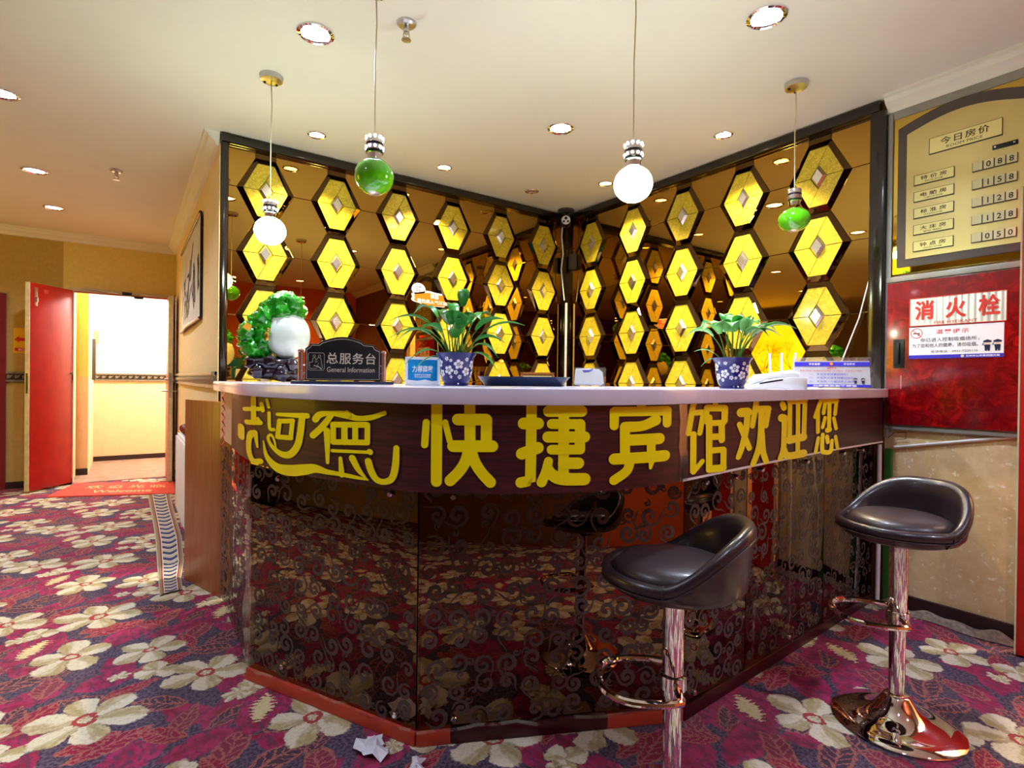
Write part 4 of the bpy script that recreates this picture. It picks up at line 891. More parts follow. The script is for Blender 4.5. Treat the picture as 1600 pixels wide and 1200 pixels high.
for i, (x, y, z, r) in enumerate(((-.07, -.07, .05, .03), (.03, -.085, .04, .034), (.07, -.07, .085, .026), (-.02, -.08, .1, .026), (-.1, -.05, .09, .028), (.1, -.04, .035, .03))):
    MB().ball((x, y, z), (r, r * .8, r), 20, 12, lump(0, 0, .14, 5, 30 + i)).build('rock_swirl', M['rock'], cab, ang=70)
bulb = MB().ball((.052, -.005, .222), (.1, .085, .112), 40, 28, lambda d: 1 + .035 * math.cos(5 * math.atan2(d[1], d[0])) * (1 - d[2] ** 2) + .04 * max(0, d[2])).ball((.085, 0, .315), (.03, .03, .05), 20, 12)
bulb.build('white_stalk', M['jade_white'], cab, ang=80)
MB().ball((-.03, .0, .25), (.085, .06, .1), 30, 20, lump(0, 0, .08, 8, 51)).ball((.02, .0, .335), (.06, .055, .055), 24, 16, lump(0, 0, .08, 8, 52)).build('cabbage_heart', M['jade'], cab, ang=80)
arc = [(.075, .375), (.045, .395), (.01, .375), (-.025, .35), (-.05, .31), (-.085, .27), (-.115, .23), (-.12, .185), (-.095, .155), (-.06, .17), (-.045, .225), (-.01, .285), (.03, .33), (.075, .345)]
for i, (x, z) in enumerate(arc):
    r = .046 if i < 9 else .052
    an = math.atan2(z - .22, x - .05)
    ca, sa = math.cos(an), math.sin(an)
    fn = lump(0, 0, .1, 7, 60 + i)
    MB().ball((0, 0, 0), (r * .9, .06, r * 1.15), 26, 18, lambda d: fn(d) * (1 + .09 * math.sin(9 * math.atan2(d[2], d[0]) + i)), T=lambda a, b, c, x=x, z=z, ca=ca, sa=sa: (x + a * ca - c * sa, b - .012 + (.02 if i % 2 else 0), z + a * sa + c * ca)).build('cabbage_leaf', M['jade'], cab, ang=80)
MB().ball((-.035, -.088, .21), (.012, .01, .024), 14, 10).ball((-.03, -.092, .24), (.008, .008, .01), 10, 8).build('gold_beetle', M['gold_metal'], cab)
MB().box((-.015, -.002, -.015), (.015, .002, .015), lambda a, b, c: (-.115 + a * .8 + c * .5, -.085 + b, .25 + c * .8 - a * .6)).build('paper_tag', M['orange_tag'], cab, smooth=False)

# information sign
sg = thing('information_sign', 'black arched desk sign reading General Information between two rose-gold posts', 'sign', (.655, 2.02, ZT), face_cam(.655, 2.02))
k = .0002286; cx0 = 825; yb = 885
def S(x, y): return ((x - cx0) * k, (yb - y) * k + .012)
ol = [(240, 880), (240, 372), (268, 352), (300, 330), (312, 292), (440, 290), (482, 252)]
ol += [(482 + (1150 - 482) * i / 14, 252 - 82 * math.sin(PI * i / 14)) for i in range(1, 14)]
ol += [(1150, 278), (1300, 285), (1316, 325), (1345, 352), (1410, 378), (1410, 880)]
Tf = Fr((0, 0, 0))
MB().box((-.18, -.045, 0), (.18, .045, .011)).build('base', M['navy'], sg, bev=.004)
pl = MB().prism([S(x, y) for x, y in ol][::-1], -.006, .006, Tf).build('board', M['black'], sg, bev=.0015)
cxm, cym = 825, 620
inn = [S(cxm + (x - cxm) * .962, cym + (y - cym) * .915) for x, y in ol]
mb = MB(); n = len(inn)
for i in range(n):
    a, b = inn[i], inn[(i + 1) % n]; l = math.hypot(b[0] - a[0], b[1] - a[1]) or 1; nx, ny = -(b[1] - a[1]) / l * .0008, (b[0] - a[0]) / l * .0008
    mb.add([Tf(a[0] + nx, a[1] + ny, .0066), Tf(a[0] - nx, a[1] - ny, .0066), Tf(b[0] - nx, b[1] - ny, .0066), Tf(b[0] + nx, b[1] + ny, .0066)], [(0, 1, 2, 3)])
mb.build('border_line', M['silver_text'], pl, smooth=False)
a, b = S(945, 520); text(pl, 'lettering', '总服务台', Tf, a, b, h=.042, w=.176, m='silver_text', c=.0067, bold=.008, spacing=1.1)
a, b = S(940, 702); text(pl, 'lettering', 'General Information', Tf, a, b, h=.0185, w=.17, m='silver_text', c=.0067)
mb = MB()
def linepx(pts, w=.0011):
    Q = [S(*p) for p in pts]
    for p, q in zip(Q[:-1], Q[1:]):
        l = math.hypot(q[0] - p[0], q[1] - p[1]) or 1; nx, ny = -(q[1] - p[1]) / l * w / 2, (q[0] - p[0]) / l * w / 2
        mb.add([Tf(p[0] + nx, p[1] + ny, .0067), Tf(p[0] - nx, p[1] - ny, .0067), Tf(q[0] - nx, q[1] - ny, .0067), Tf(q[0] + nx, q[1] + ny, .0067)], [(0, 1, 2, 3)])
linepx([(300, 440), (510, 440), (528, 460), (528, 700), (510, 716), (300, 716), (285, 700), (285, 460), (300, 440)])
for hx, hy in ((375, 490), (455, 490)): linepx([(hx + 18 * math.cos(t * PI / 6), hy + 18 * math.sin(t * PI / 6)) for t in range(13)])
linepx([(350, 590), (355, 525), (385, 515), (405, 560), (430, 515), (475, 525), (500, 690)]); linepx([(305, 590), (350, 590)]); linepx([(305, 590), (312, 690), (410, 688), (440, 600)]); linepx([(385, 560), (400, 595), (430, 570)]); linepx([(370, 640), (440, 660), (490, 700)], .003)
mb.build('reception_pictogram', M['silver_text'], pl, smooth=False)
for x in (172, 1456):
    a, _ = S(x, 0)
    p = MB().lathe([(0, .011), (.0095, .011), (.0095, .125), (0, .128)], 18, lambda u, v, w: (a + u, v, w)).build('post', M['bronze_post'], sg)
    MB().lathe([(.0095, .116), (.0112, .118), (.0112, .122), (.0095, .124)], 18, lambda u, v, w: (a + u, v, w)).build('post_collar', M['bronze_post'], p)
    s = -1 if x > 800 else 1
    for zz in (.04, .07): MB().tube([(a, 0, zz), (a + s * .017, 0, zz)], .003, 8).build('bracket', M['chrome'], p)

# blue poster in a white frame
po = thing('framed_notice', 'small bright blue poster in a white frame standing left of the first potted plant', 'framed notice', (.905, 1.87, ZT), face_cam(.905, 1.87) + .08)
Tp = Fr((0, 0, .001), (1, 0, 0), (0, .1, 1))
fwx, fhz = .13, .105
MB().box((-fwx / 2, 0, -.012), (fwx / 2, fhz, -.002), Tp).build('backing', M['white_plastic'], po, bev=.001)
for a0, b0, a1, b1 in ((-fwx / 2, 0, -fwx / 2 + .01, fhz), (fwx / 2 - .01, 0, fwx / 2, fhz), (-fwx / 2, fhz - .01, fwx / 2, fhz)):
    MB().box((a0, b0, -.002), (a1, b1, .004), Tp).build('frame_bar', M['white_plastic'], po, bev=.001)
pr_ = MB().rect(Tp, -.055, 0, .055, .095, -.0015).build('print', M['sky_print'], po, smooth=False)
MB().prism([(-.055, 0), (.055, 0), (.055, .016), (.035, .014), (.01, .02), (-.02, .015), (-.055, .019)], -.0012, -.001, Tp).build('white_wave', M['ink_white'], pr_, smooth=False)
text(pr_, 'lettering', '力荐商家', Tp, 0, .06, w=.078, h=.026, m='ink_white', c=-.0008, bold=.03); text(pr_, 'lettering', '支持移动支付商家', Tp, 0, .037, w=.062, h=.009, m='ink_white', c=-.0008, bold=.02)
MB().rect(Tp, -.03, .028, .03, .0305, -.0008).build('white_line', M['ink_white'], pr_, smooth=False)

# potted plants
def leaf_mesh(base, ang, length, rise, droop, width, stem=.45, twist=0.):
    """petiole plus blade that arches over; returns blade and petiole builders"""
    d = Vector((math.cos(ang), math.sin(ang), 0)); s = Vector((-d.y, d.x, 0)); n = 14; pts = []
    for i in range(n + 1):
        t = i / n; pts.append(Vector(base) + d * length * (t ** 1.35) + Vector((0, 0, rise * (1 - (1 - t) ** 2) - droop * t ** 3)))
    k = int(n * stem); pet = MB().tube(pts[:k + 1], [.0032 - .0012 * i / k for i in range(k + 1)], 6)
    bl = MB(); V_ = []
    for i in range(k, n + 1):
        t = (i - k) / (n - k); w = width * (math.sin(PI * min(1, t * .92 + .08)) ** .8) * (1 - t ** 4) + .0004
        tt = (pts[min(i + 1, n)] - pts[max(i - 1, 0)]).normalized(); up = s.cross(tt)
        if up.z < 0: up = -up
        sd = (s + up * twist).normalized()
        V_ += [pts[i] - sd * w + up * w * .35, pts[i], pts[i] + sd * w + up * w * .35]
    m_ = n - k + 1
    bl.add(V_, [(3 * i, 3 * i + 1, 3 * i + 4, 3 * i + 3) for i in range(m_ - 1)] + [(3 * i + 1, 3 * i + 2, 3 * i + 5, 3 * i + 4) for i in range(m_ - 1)])
    return bl, pet
def potted(label, x, y, specs, lm, R=.071, seed=1, flip=0.):
    t = thing('potted_plant', label, 'potted plant', (x, y, ZT), face_cam(x, y))
    k = R / .071
    prof = [(0, 0), (.044, 0), (.046, .004), (.044, .01), (.05, .02), (.058, .05), (.06, .08), (.063, .1), (.071, .112), (.0725, .116), (.069, .117), (.06, .104), (.056, .09), (0, .09)]
    pot = MB().lathe([(a * k, b * k) for a, b in prof], 40).build('pot', M['cobalt'], t)
    MB().lathe([(0, .0905 * k), (.05 * k, .094 * k), (.057 * k, .0915 * k)], 24).build('soil', M['soil'], t)
    def rad(z): return np.interp(z / k, [.02, .05, .08, .1], [.05, .058, .06, .063]) * k + .0005
    rr = random.Random(seed)
    def flower(a, z, r):
        mb = MB()
        Tq = lambda u, v, c: (rad(z + v) * math.sin(a + u / (.058 * k)), -rad(z + v) * math.cos(a + u / (.058 * k)), z + v)
        for i in range(5):
            an = 2 * PI * i / 5 + a * 3; mb.disc(Tq, .62 * r * math.cos(an), .62 * r * math.sin(an), r * .36, n=9)
        mb.disc(Tq, 0, 0, r * .16, n=7)
        mb.build('painted_flower', M['petal'], pot, smooth=False)
    for a, z, r in ((.15, .075, .018), (-.45, .055, .017), (.65, .05, .0165), (1.15, .075, .017), (-1.15, .08, .016), (-1.0, .045, .014), (1.25, .04, .014)): flower(a, z * k, r * k)
    done = [(.15, .075, .018), (-.45, .055, .017), (.65, .05, .0165), (1.15, .075, .017), (-1.15, .08, .016), (-1.0, .045, .014), (1.25, .04, .014)]
    for i in range(160):
        a, z, q = rr.uniform(-1.5, 1.5), rr.uniform(.03, .098), rr.choice((.006, .0075, .0085))
        if all(math.hypot((a - a2) * .058, z - z2) > q + q2 + .0005 for a2, z2, q2 in done):
            done.append((a, z, q)); flower(a, z * k, q * k)
    for sp in specs:
        sp = list(sp); sp[5] *= 1.45
        bl, pt = leaf_mesh(*sp[:7], **(sp[7] if len(sp) > 7 else {}))
        o = bl.build('leaf', M[sp[8] if len(sp) > 8 else lm], t, ang=80); pt.build('petiole', M['stem'], o)
        so = o.modifiers.new('thick', 'SOLIDIFY'); so.thickness = .0012
    return t
# local frame: +x right in the picture, -y towards the viewer
def L_(bx_, ang, ln, rise, droop, w, m=None, **kw): return ((bx_, random.uniform(-.015, .015), .085), ang, ln, rise, droop, w, .45 if not kw else kw.pop('stem', .45), kw, m or 'leaf')
s1 = [L_(.02, 1.3, .03, .27, 0, .016, stem=.5), L_(-.03, 2.6, .15, .25, .07, .017), L_(-.02, 3.3, .22, .2, .06, .012), L_(-.02, 2.9, .2, .16, .08, .011), L_(-.03, 3.5, .21, .15, .07, .012), L_(.02, -.4, .17, .17, .02, .022), L_(.03, .1, .22, .17, .03, .012),
      L_(.02, -.2, .16, .12, .05, .019), L_(0, -1.2, .1, .2, .05, .024), L_(-.01, -2.0, .1, .2, .04, .023), L_(.01, -.9, .12, .2, .06, .023), L_(-.02, -2.6, .13, .16, .06, .02), L_(.02, .6, .14, .22, .05, .019),
      L_(.01, -1.6, .08, .17, .02, .021), L_(.03, .3, .13, .1, .08, .013), L_(-.03, 3.2, .15, .07, .08, .011), L_(.03, -.5, .13, .06, .09, .013), L_(-.02, 2.2, .1, .22, .03, .018), L_(-.03, -2.9, .12, .04, .07, .006), L_(-.01, -1.4, .12, .13, .03, .018), L_(.0, 1.9, .08, .24, .02, .016)]
potted('blue flowered ceramic pot with a dark glossy peace lily, right of the blue poster', .972, 1.735, s1, 'leaf', .0715, 3)
s2 = [L_(0, 1.4, .05, .22, .03, .02, 'leaf2'), L_(-.02, 2.6, .12, .21, .05, .024, 'leaf2'), L_(-.02, 3.3, .16, .18, .07, .024, 'leaf2'), L_(-.02, -2.5, .11, .19, .06, .026, 'leaf2'), L_(.02, -.8, .1, .2, .05, .026, 'leaf2'), L_(.02, 0, .2, .19, .05, .019, 'leaf2'),
      L_(.02, .5, .16, .2, .06, .018, 'leaf2'), L_(.02, -.3, .15, .17, .06, .02, 'leaf2'), L_(.0, -1.6, .1, .2, .06, .026, 'leaf2'), L_(.01, -1.1, .09, .21, .04, .025), L_(-.01, -2.1, .1, .2, .05, .024, 'leaf2'), L_(-.03, 3.1, .11, .08, .02, .006, 'leaf2'), L_(-.03, 2.8, .09, .05, .05, .005), L_(.02, 1.0, .1, .22, .05, .018),
      L_(-.01, 2.0, .07, .23, .03, .019), L_(.01, -.5, .13, .18, .07, .02, 'leaf2')]
potted('blue flowered ceramic pot with a pale green peace lily, left of the white telephone', 1.905, 1.235, s2, 'leaf2', .072, 8)

# dark blue tray with rounded ends
tr = thing('desk_tray', 'long dark blue plastic tray with a rounded end behind the first potted plant', 'tray', (1.265, 1.72, ZT), face_cam(1.265, 1.72))
def rr_(w, d, r, n=6):
    P = []
    for cx, cy, a0 in ((w - r, d - r, 0), (-w + r, d - r, PI / 2), (-w + r, -d + r, PI), (w - r, -d + r, 1.5 * PI)):
        P += [(cx + r * math.cos(a0 + PI / 2 * i / n), cy + r * math.sin(a0 + PI / 2 * i / n)) for i in range(n + 1)]
    return P
mb = MB(); lv = [(rr_(.15, .08, .05), 0), (rr_(.172, .1, .06), .03), (rr_(.178, .106, .066), .036), (rr_(.17, .098, .06), .034), (rr_(.146, .075, .048), .006)]
n = len(lv[0][0]); mb.add([(x, y, z) for P_, z in lv for x, y in P_], [(i * n + j, i * n + (j + 1) % n, (i + 1) * n + (j + 1) % n, (i + 1) * n + j) for i in range(len(lv) - 1) for j in range(n)] + [tuple(range(n - 1, -1, -1)), tuple(range(4 * n, 5 * n))])
mb.build('tray_shell', M['navy'], tr)
# acrylic holder with white cards
cd = thing('card_holder', 'clear acrylic stand of white and violet leaflets in the middle of the counter', 'leaflet stand', (1.418, 1.517, ZT), face_cam(1.418, 1.517) - .15)
Tc = Fr((0, 0, .014), (1, 0, 0), (0, .45, 1))
MB().box((-.06, 0, -.002), (.06, .066, 0), Tc).build('front_panel', M['acrylic'], cd, smooth=False)
MB().box((-.06, .0, -.03), (.06, .075, -.028), Tc).build('rear_panel', M['acrylic'], cd, smooth=False)
for i in range(4):
    c = -.006 - i * .005
    l = MB().prism([(-.055, .002), (.057 - i * .004, .002), (.05 - i * .005, .05 + i * .006), (.0, .06 + i * .004), (-.055, .06 + i * .004)], c - .002, c, Tc).build('leaflet', M['paper_white'], cd, smooth=False)
    MB().prism([(-.03, .058 + i * .004), (.012, .058 + i * .004), (.0, .05), (-.02, .047)], c, c + .0004, Tc).build('violet_print', M['ink_blue'], l, smooth=False)

# telephone
ph = thing('telephone', 'white desk telephone with its handset on, right of the second potted plant', 'telephone', (2.278, 1.285, ZT), face_cam(2.278, 1.285) + .25)
prof = [(-.115, 0), (.115, 0), (.115, .046), (.06, .05), (-.02, .04), (-.1, .014), (-.115, .006)]
MB().prism(prof, -.085, .085, lambda a, b, c: (a, c, b)).build('body', M['white_plastic'], ph, bev=.006)
hs = [(-.105, .022), (-.08, .04), (-.04, .05), (.02, .06), (.06, .06), (.09, .056)]
MB().tube([(a, -.055, b) for a, b in hs], [.014, .02, .013, .013, .02, .012], 12).build('handset', M['white_plastic'], ph)
MB().box((-.07, -.0865, .018), (.02, -.0845, .024), lambda a, b, c: (a, b, c + (a + .07) * .18)).build('handset_painted_shadow', M['black'], ph, smooth=False)  # black strip standing in for the shade below the handset
for i in range(4):
    for j in range(3):
        MB().box((-.05 + i * .02, .0 + j * .022, 0), (-.036 + i * .02, .014 + j * .022, .008), lambda a, b, c: (a, b, .034 + (a + .05) * .16 + c)).build('key', M['board_grey'], ph, bev=.0015)
MB().tube([(-.11, -.05, .01), (-.14, -.07, .004), (-.13, -.1, .004), (-.16, -.09, .004), (-.15, -.06, .004)], .0035, 6).build('coiled_cord', M['white_plastic'], ph)
# router behind the telephone
ro = thing('wireless_router', 'white wireless router with three upright antennas behind the telephone', 'router', (2.885, 1.575, ZT), face_cam(2.885, 1.575))
MB().box((-.09, -.06, 0), (.09, .06, .028)).build('body', M['white_plastic'], ro, bev=.006)
for x, tl in ((-.055, -.03), (.0, 0), (.058, .06)):
    MB().tube([(x, .055, .02), (x, .055, .035)], .007, 10).build('antenna_hinge', M['white_plastic'], ro)
    MB().prism(rr_(.0065, .004, .003, 3), 0, .16, lambda a, b, c, x=x, tl=tl: (x + a + c * tl, .055 + b, .03 + c)).build('antenna', M['white_plastic'], ro)

# acrylic tent sign with hotel rules
ac = thing('acrylic_tent_sign', 'clear acrylic tent sign with violet-edged house rules at the right counter end', 'sign', (2.865, 1.31, ZT), face_cam(2.865, 1.31) + .16)
Ta = Fr((0, -.03, .004), (1, 0, 0), (0, .3, 1)); aw = .172
MB().box((-aw, 0, -.003), (aw, .158, 0), Ta).build('front_panel', M['acrylic'], ac, smooth=False)
Tb2 = Fr((0, .065, .004), (1, 0, 0), (0, -.3, 1)); MB().box((-aw, 0, -.003), (aw, .158, 0), Tb2).build('rear_panel', M['acrylic'], ac, smooth=False)
pp = MB().box((-aw + .008, .004, -.006), (aw - .008, .14, -.0035), Ta).build('printed_sheet', M['paper_white'], ac, smooth=False)
MB().rect(Ta, -aw + .008, .112, aw - .008, .134, .0006).build('violet_band', M['ink_blue'], pp, smooth=False); MB().rect(Ta, -aw + .008, .004, aw - .008, .017, .0006).build('violet_band', M['ink_blue'], pp, smooth=False)
text(pp, 'lettering', '平安商圈', Ta, -.075, .123, h=.011, m='ink_white', c=.001, bold=.02, spacing=1.3); text(pp, 'lettering', '守法和谐', Ta, .078, .123, h=.011, m='ink_white', c=.001, bold=.02, spacing=1.3)
MB().disc(Ta, 0, .124, .009, c=.0012).build('round_emblem', M['ink_red'], pp, smooth=False); MB().disc(Ta, 0, .124, .006, c=.0016).build('emblem_centre', M['orange_tag'], pp, smooth=False)
text(pp, 'lettering', '温馨提示', Ta, 0, .102, h=.009, m='ink_red', c=.001, bold=.02, spacing=1.3); text(pp, 'lettering', '根据公安部门的有关规定旅客入住须登记，请遵守以下规定', Ta, -.005, .088, w=.27, h=.008, m='ink_red', c=.001)
for i, s in enumerate(('一、 不允许无证登记住宿。', '二、 不允许人证不符登记住宿。', '三、 不允许一人登记多人住宿。')):
    text(pp, 'lettering', s, Ta, -.1, .07 - i * .019, h=.0095, w=(.17, .2, .2)[i], m='ink_blue', c=.001, align='L', bold=.01)
text(pp, 'lettering', '公安局治安管理宣', Ta, .01, .0105, h=.008, w=.19, m='ink_white', c=.001, bold=.02)
def officer(parent, T, a, b, s, c=.001):
    """plain pictogram of a saluting officer: cap, face, tunic, raised arm, legs"""
    T0_ = T; T = lambda x, y, z: T0_(a + (x - a) * .68, y, z)
    MB().prism([(a - .5 * s, b + .95 * s), (a + .5 * s, b + .95 * s), (a + .55 * s, b + 1.12 * s), (a, b + 1.28 * s), (a - .55 * s, b + 1.12 * s)], c, c + .0004, T).prism([(a - .3 * s, b), (a - .04 * s, b), (a - .02 * s, b + .2 * s), (a + .02 * s, b + .2 * s), (a + .06 * s, b), (a + .3 * s, b), (a + .4 * s, b + .7 * s), (a - .4 * s, b + .7 * s)], c, c + .0004, T).prism([(a - .38 * s, b + .7 * s), (a - .72 * s, b + .62 * s), (a - .52 * s, b + .95 * s), (a - .44 * s, b + .9 * s), (a - .56 * s, b + .68 * s), (a - .36 * s, b + .58 * s)], c, c + .0004, T).build('officer_uniform', M['navy'], parent, smooth=False)
    MB().disc(T, a, b + .86 * s, .3 * s, .2 * s, c + .0002, 12).build('officer_face', mat('print_skin_tone', (232, 196, 170), .5), parent, smooth=False)
for i in range(2): officer(pp, Ta, .1 + i * .032, .022, .023)
# framed certificate in the corner behind the counter
cf = thing('framed_certificate', 'brown framed certificate standing low in the mirror corner behind the blue tray', 'picture frame', (2.75, 3.55, 0), face_cam(2.75, 3.55))
Tq = Fr((0, 0, 1.02), (1, 0, 0))
MB().box((-.13, 0, -.02), (.13, .23, -.01), Tq).build('backing', M['certificate'], cf, smooth=False)
for a0, b0, a1, b1 in ((-.14, 0, -.12, .23), (.12, 0, .14, .23), (-.14, .21, .14, .23), (-.14, 0, .14, .02)):
    MB().box((a0, b0, -.02), (a1, b1, 0), Tq).build('frame_bar', M['brown_frame'], cf, bev=.002)
MB().disc(Tq, 0, .185, .012, c=-.008).build('seal', M['orange_tag'], cf, smooth=False)
bdk = thing('back_desk', 'dark low desk behind the counter in the mirror corner', 'desk', (2.3, 3.45, 0))
MB().box((-.9, -.25, .98), (.95, .36, 1.018)).build('desk_top', M['dark_base'], bdk, bev=.003)
for x in (-.85, .9): MB().box((x - .02, -.2, 0), (x + .02, .34, .98)).build('side_panel', M['dark_base'], bdk)

# ---------------------------------------------------------------- right wall: hydrant cabinet, notices, price board
TR = Fr((XR, 1.24, 0), (0, -1, 0))       # a = distance along the wall to the right, b = height
hy = thing('fire_hydrant_cabinet', 'dark red marbled fire hydrant cabinet set in the right wall below the price board', 'cabinet', (XR, 1.24, .965))
o = Vector(hy.location); TH = lambda a, b, c=0.: TR(a, b, c) - o
MB().box((0, .965, 0), (.545, 1.722, .02), TH).build('frame', M['grey_metal'], hy, bev=.003)
dr = MB().box((.006, .972, .02), (.54, 1.715, .034), TH).build('door', M['hydrant'], hy, bev=.003)
hn = MB().box((.04, 1.268, .034), (.09, 1.418, .038), TH).build('handle_plate', M['black'], dr, bev=.004)
MB().box((.052, 1.29, .038), (.07, 1.4, .048), TH).build('pull_handle', M['black'], hn, bev=.003)
MB().box((.0, 1.722, .0), (.545, 1.75, .03), TH).build('top_rail', M['grey_metal'], hy, bev=.003)
MB().box((.0, .945, .0), (.545, .965, .024), TH).build('bottom_rail', M['grey_metal'], hy, bev=.003)
MB().box((.075, 1.16, .0345), (.077, 1.23, .0352), TH).build('scratch', M['silver_sheet'], dr, smooth=False)
sn = thing('hydrant_sign', 'silver ribbed sign with large red characters FIRE HYDRANT on the red cabinet', 'sign', tuple(TR(.11, 1.48, .035)))
o2 = Vector(sn.location); TS = lambda a, b, c=0.: TR(a, b, c) - o2
plate = MB().grid(60, 1, lambda u, v: TS(.113 + .378 * u, 1.483 + .138 * v, .037 + .0012 * math.sin(u * 2 * PI * 15))).build('ribbed_plate', M['silver_sheet'], sn)
for a0, b0, a1, b1 in ((.11, 1.48, .113, 1.624), (.491, 1.48, .494, 1.624), (.11, 1.621, .494, 1.624), (.11, 1.48, .494, 1.483)):
    MB().box((a0, b0, .035), (a1, b1, .04), TS).build('red_border', M['ink_red'], sn, smooth=False)
for i, ch in enumerate('消火栓'): text(sn, 'red_character', ch, TS, .175 + i * .128, 1.56, h=.098, w=.082, m='ink_red', c=.0395, bold=.03)
text(sn, 'lettering', 'FIRE HYDRANT', TS, .302, 1.494, h=.013, w=.17, m='ink_red', c=.0395)
nt_ = thing('no_smoking_notice', 'white no-smoking notice with violet bottom band under the hydrant sign', 'notice', tuple(TR(.111, 1.315, .035)))
o3 = Vector(nt_.location); TN = lambda a, b, c=0.: TR(a, b, c) - o3
MB().box((.111, 1.315, .0342), (.484, 1.475, .037), TN).build('panel', M['paper_white'], nt_, smooth=False)
MB().rect(TN, .111, 1.315, .484, 1.333, .0374).build('violet_band', M['ink_blue'], nt_, smooth=False)
mb = MB()
for i in range(28):
    a, b = 2 * PI * i / 28, 2 * PI * (i + 1) / 28
    mb.add([TN(.143 + r * math.cos(t), 1.444 + r * math.sin(t), .0376) for r, t in ((.0225, a), (.026, a), (.026, b), (.0225, b))], [(0, 1, 2, 3)])
mb.add([TN(.143 + x, 1.444 + y, .0377) for x, y in ((-.018, .014), (-.016, .0165), (.018, -.014), (.016, -.0165))], [(0, 1, 2, 3)])
mb.build('prohibition_ring', M['ink_red'], nt_, smooth=False)
MB().prism([(.128, 1.441), (.158, 1.441), (.158, 1.446), (.128, 1.446)], .0372, .0375, TN).prism([(.15, 1.43), (.158, 1.433), (.155, 1.44), (.148, 1.438)], .0372, .0375, TN).build('cigarette', M['ink'], nt_, smooth=False)
text(nt_, 'lettering', '温馨提示', TN, .29, 1.447, h=.022, w=.13, m='ink_red', c=.0376, bold=.01, spacing=1.25)
text(nt_, 'lettering', '你已进入控制吸烟场所，', TN, .16, 1.408, h=.021, w=.235, m='ink', c=.0376, align='L', bold=.006, spacing=1.1)
text(nt_, 'lettering', '为了您和他人的健康，请勿吸烟。', TN, .125, 1.38, h=.021, w=.265, m='ink', c=.0376, align='L', bold=.006)
text(nt_, 'lettering', '投诉电话：0931-7225110', TN, .205, 1.349, h=.013, w=.185, m='ink', c=.0376, align='L', bold=.004)
text(nt_, 'lettering', '兰州市公安局西固分局', TN, .345, 1.324, h=.01, w=.125, m='ink_white', c=.0378, align='L', bold=.02)
MB().disc(TN, .332, 1.324, .007, c=.0378).build('round_emblem', M['tile_cream'], nt_, smooth=False)
for i in range(2): officer(nt_, TN, .425 + i * .037, 1.345, .042, .0376)

pb = thing('room_price_board', 'champagne-gold room price board with arched grey frame high on the right wall', 'price board', (XR, 1.23, 1.76))
o4 = Vector(pb.location); TP = lambda a, b, c=0.: TR(a, b, c) - o4
A0, A1 = .045, .58
MB().box((.008, 1.762, 0), (A1 + .02, 2.585, .012), TP).build('gold_mirror_back', M['gold_edge'], pb, bev=.004)
arch = [(A0, 1.795), (A1, 1.795), (A1, 2.522)] + [(A1 + (A0 - A1) * i / 16, 2.522 + .06 * math.sin(PI * i / 16)) for i in range(1, 16)] + [(A0, 2.522)]
MB().prism(arch, .012, .03, TP).build('grey_frame', M['board_grey'], pb, bev=.003)
arch2 = [(.087, 1.834), (A1 - .035, 1.834), (A1 - .035, 2.478)] + [(A1 - .035 + (.087 - A1 + .035) * i / 16, 2.478 + .05 * math.sin(PI * i / 16)) for i in range(1, 16)] + [(.087, 2.478)]
fc = MB().prism(arch2, .03, .034, TP).build('face', M['board_gold'], pb, smooth=False)
def outline_plate(name, a0, b0, a1, b1, m):
    p = MB().box((a0 - .003, b0 - .0045, .034), (a1 + .002, b1 + .002, .0385), TP).build(name, M['black'], pb, smooth=False)
    MB().box((a0, b0, .037), (a1, b1, .039), TP).build('plate_face', M[m], p, smooth=False); return p
tt = outline_plate('title_plate', .187, 2.345, .465, 2.42, 'plate_gold')
text(tt, 'lettering', '今日房价', TP, .326, 2.392, h=.036, w=.19, m='ink', c=.0396, bold=.01, spacing=1.2); text(tt, 'lettering', 'ROOM PRICE', TP, .326, 2.36, h=.013, w=.14, m='ink', c=.0396)
sl = MB().box((.432, 2.281, .034), (.522, 2.302, .04), TP).build('key_slot', M['black'], pb, bev=.001)
for a in (.442, .51): MB().lathe([(0, .043), (.004, .042), (.004, .04)], 10, lambda x, y, z, a=a: TP(a + x, 2.292 + y, z)).build('screw', M['chrome'], sl)
rows = (('特价房', 'SPECIAL ROOM', '088'), ('电脑房', 'COMPUTER ROOM', '158'), ('标准房', 'STANDARD ROOM', '128'), ('大床房', 'BIG BED', '128'), ('钟点房', 'HOURLY ROOM', '050'))
for i, (zh, en, num) in enumerate(rows):
    b1 = 2.251 - i * .0845
    lp = outline_plate('room_plate', .124, b1 - .046, .287, b1, 'plate_gold')
    text(lp, 'lettering', zh, TP, .205, b1 - .018, h=.021, w=.108, m='ink', c=.0396, bold=.01, spacing=1.6); text(lp, 'lettering', en, TP, .205, b1 - .037, h=.0065, w=.075, m='ink', c=.0396, bold=.01)
    b1 = 2.243 - i * .0845
    for j, ch in enumerate(' ' + num):
        a0 = .359 + j * .041
        tl = MB().box((a0, b1 - .044, .034), (a0 + .0385, b1, .042), TP).build('number_tile', M['black'], pb, smooth=False)
        MB().box((a0 + .002, b1 - .041, .042), (a0 + .0385, b1, .0435), TP).build('tile_face', M['tile_cream'], tl, smooth=False)
        if ch != ' ': text(tl, 'numeral', ch, TP, a0 + .02, b1 - .021, h=.026, m='ink', c=.0442, bold=.015)
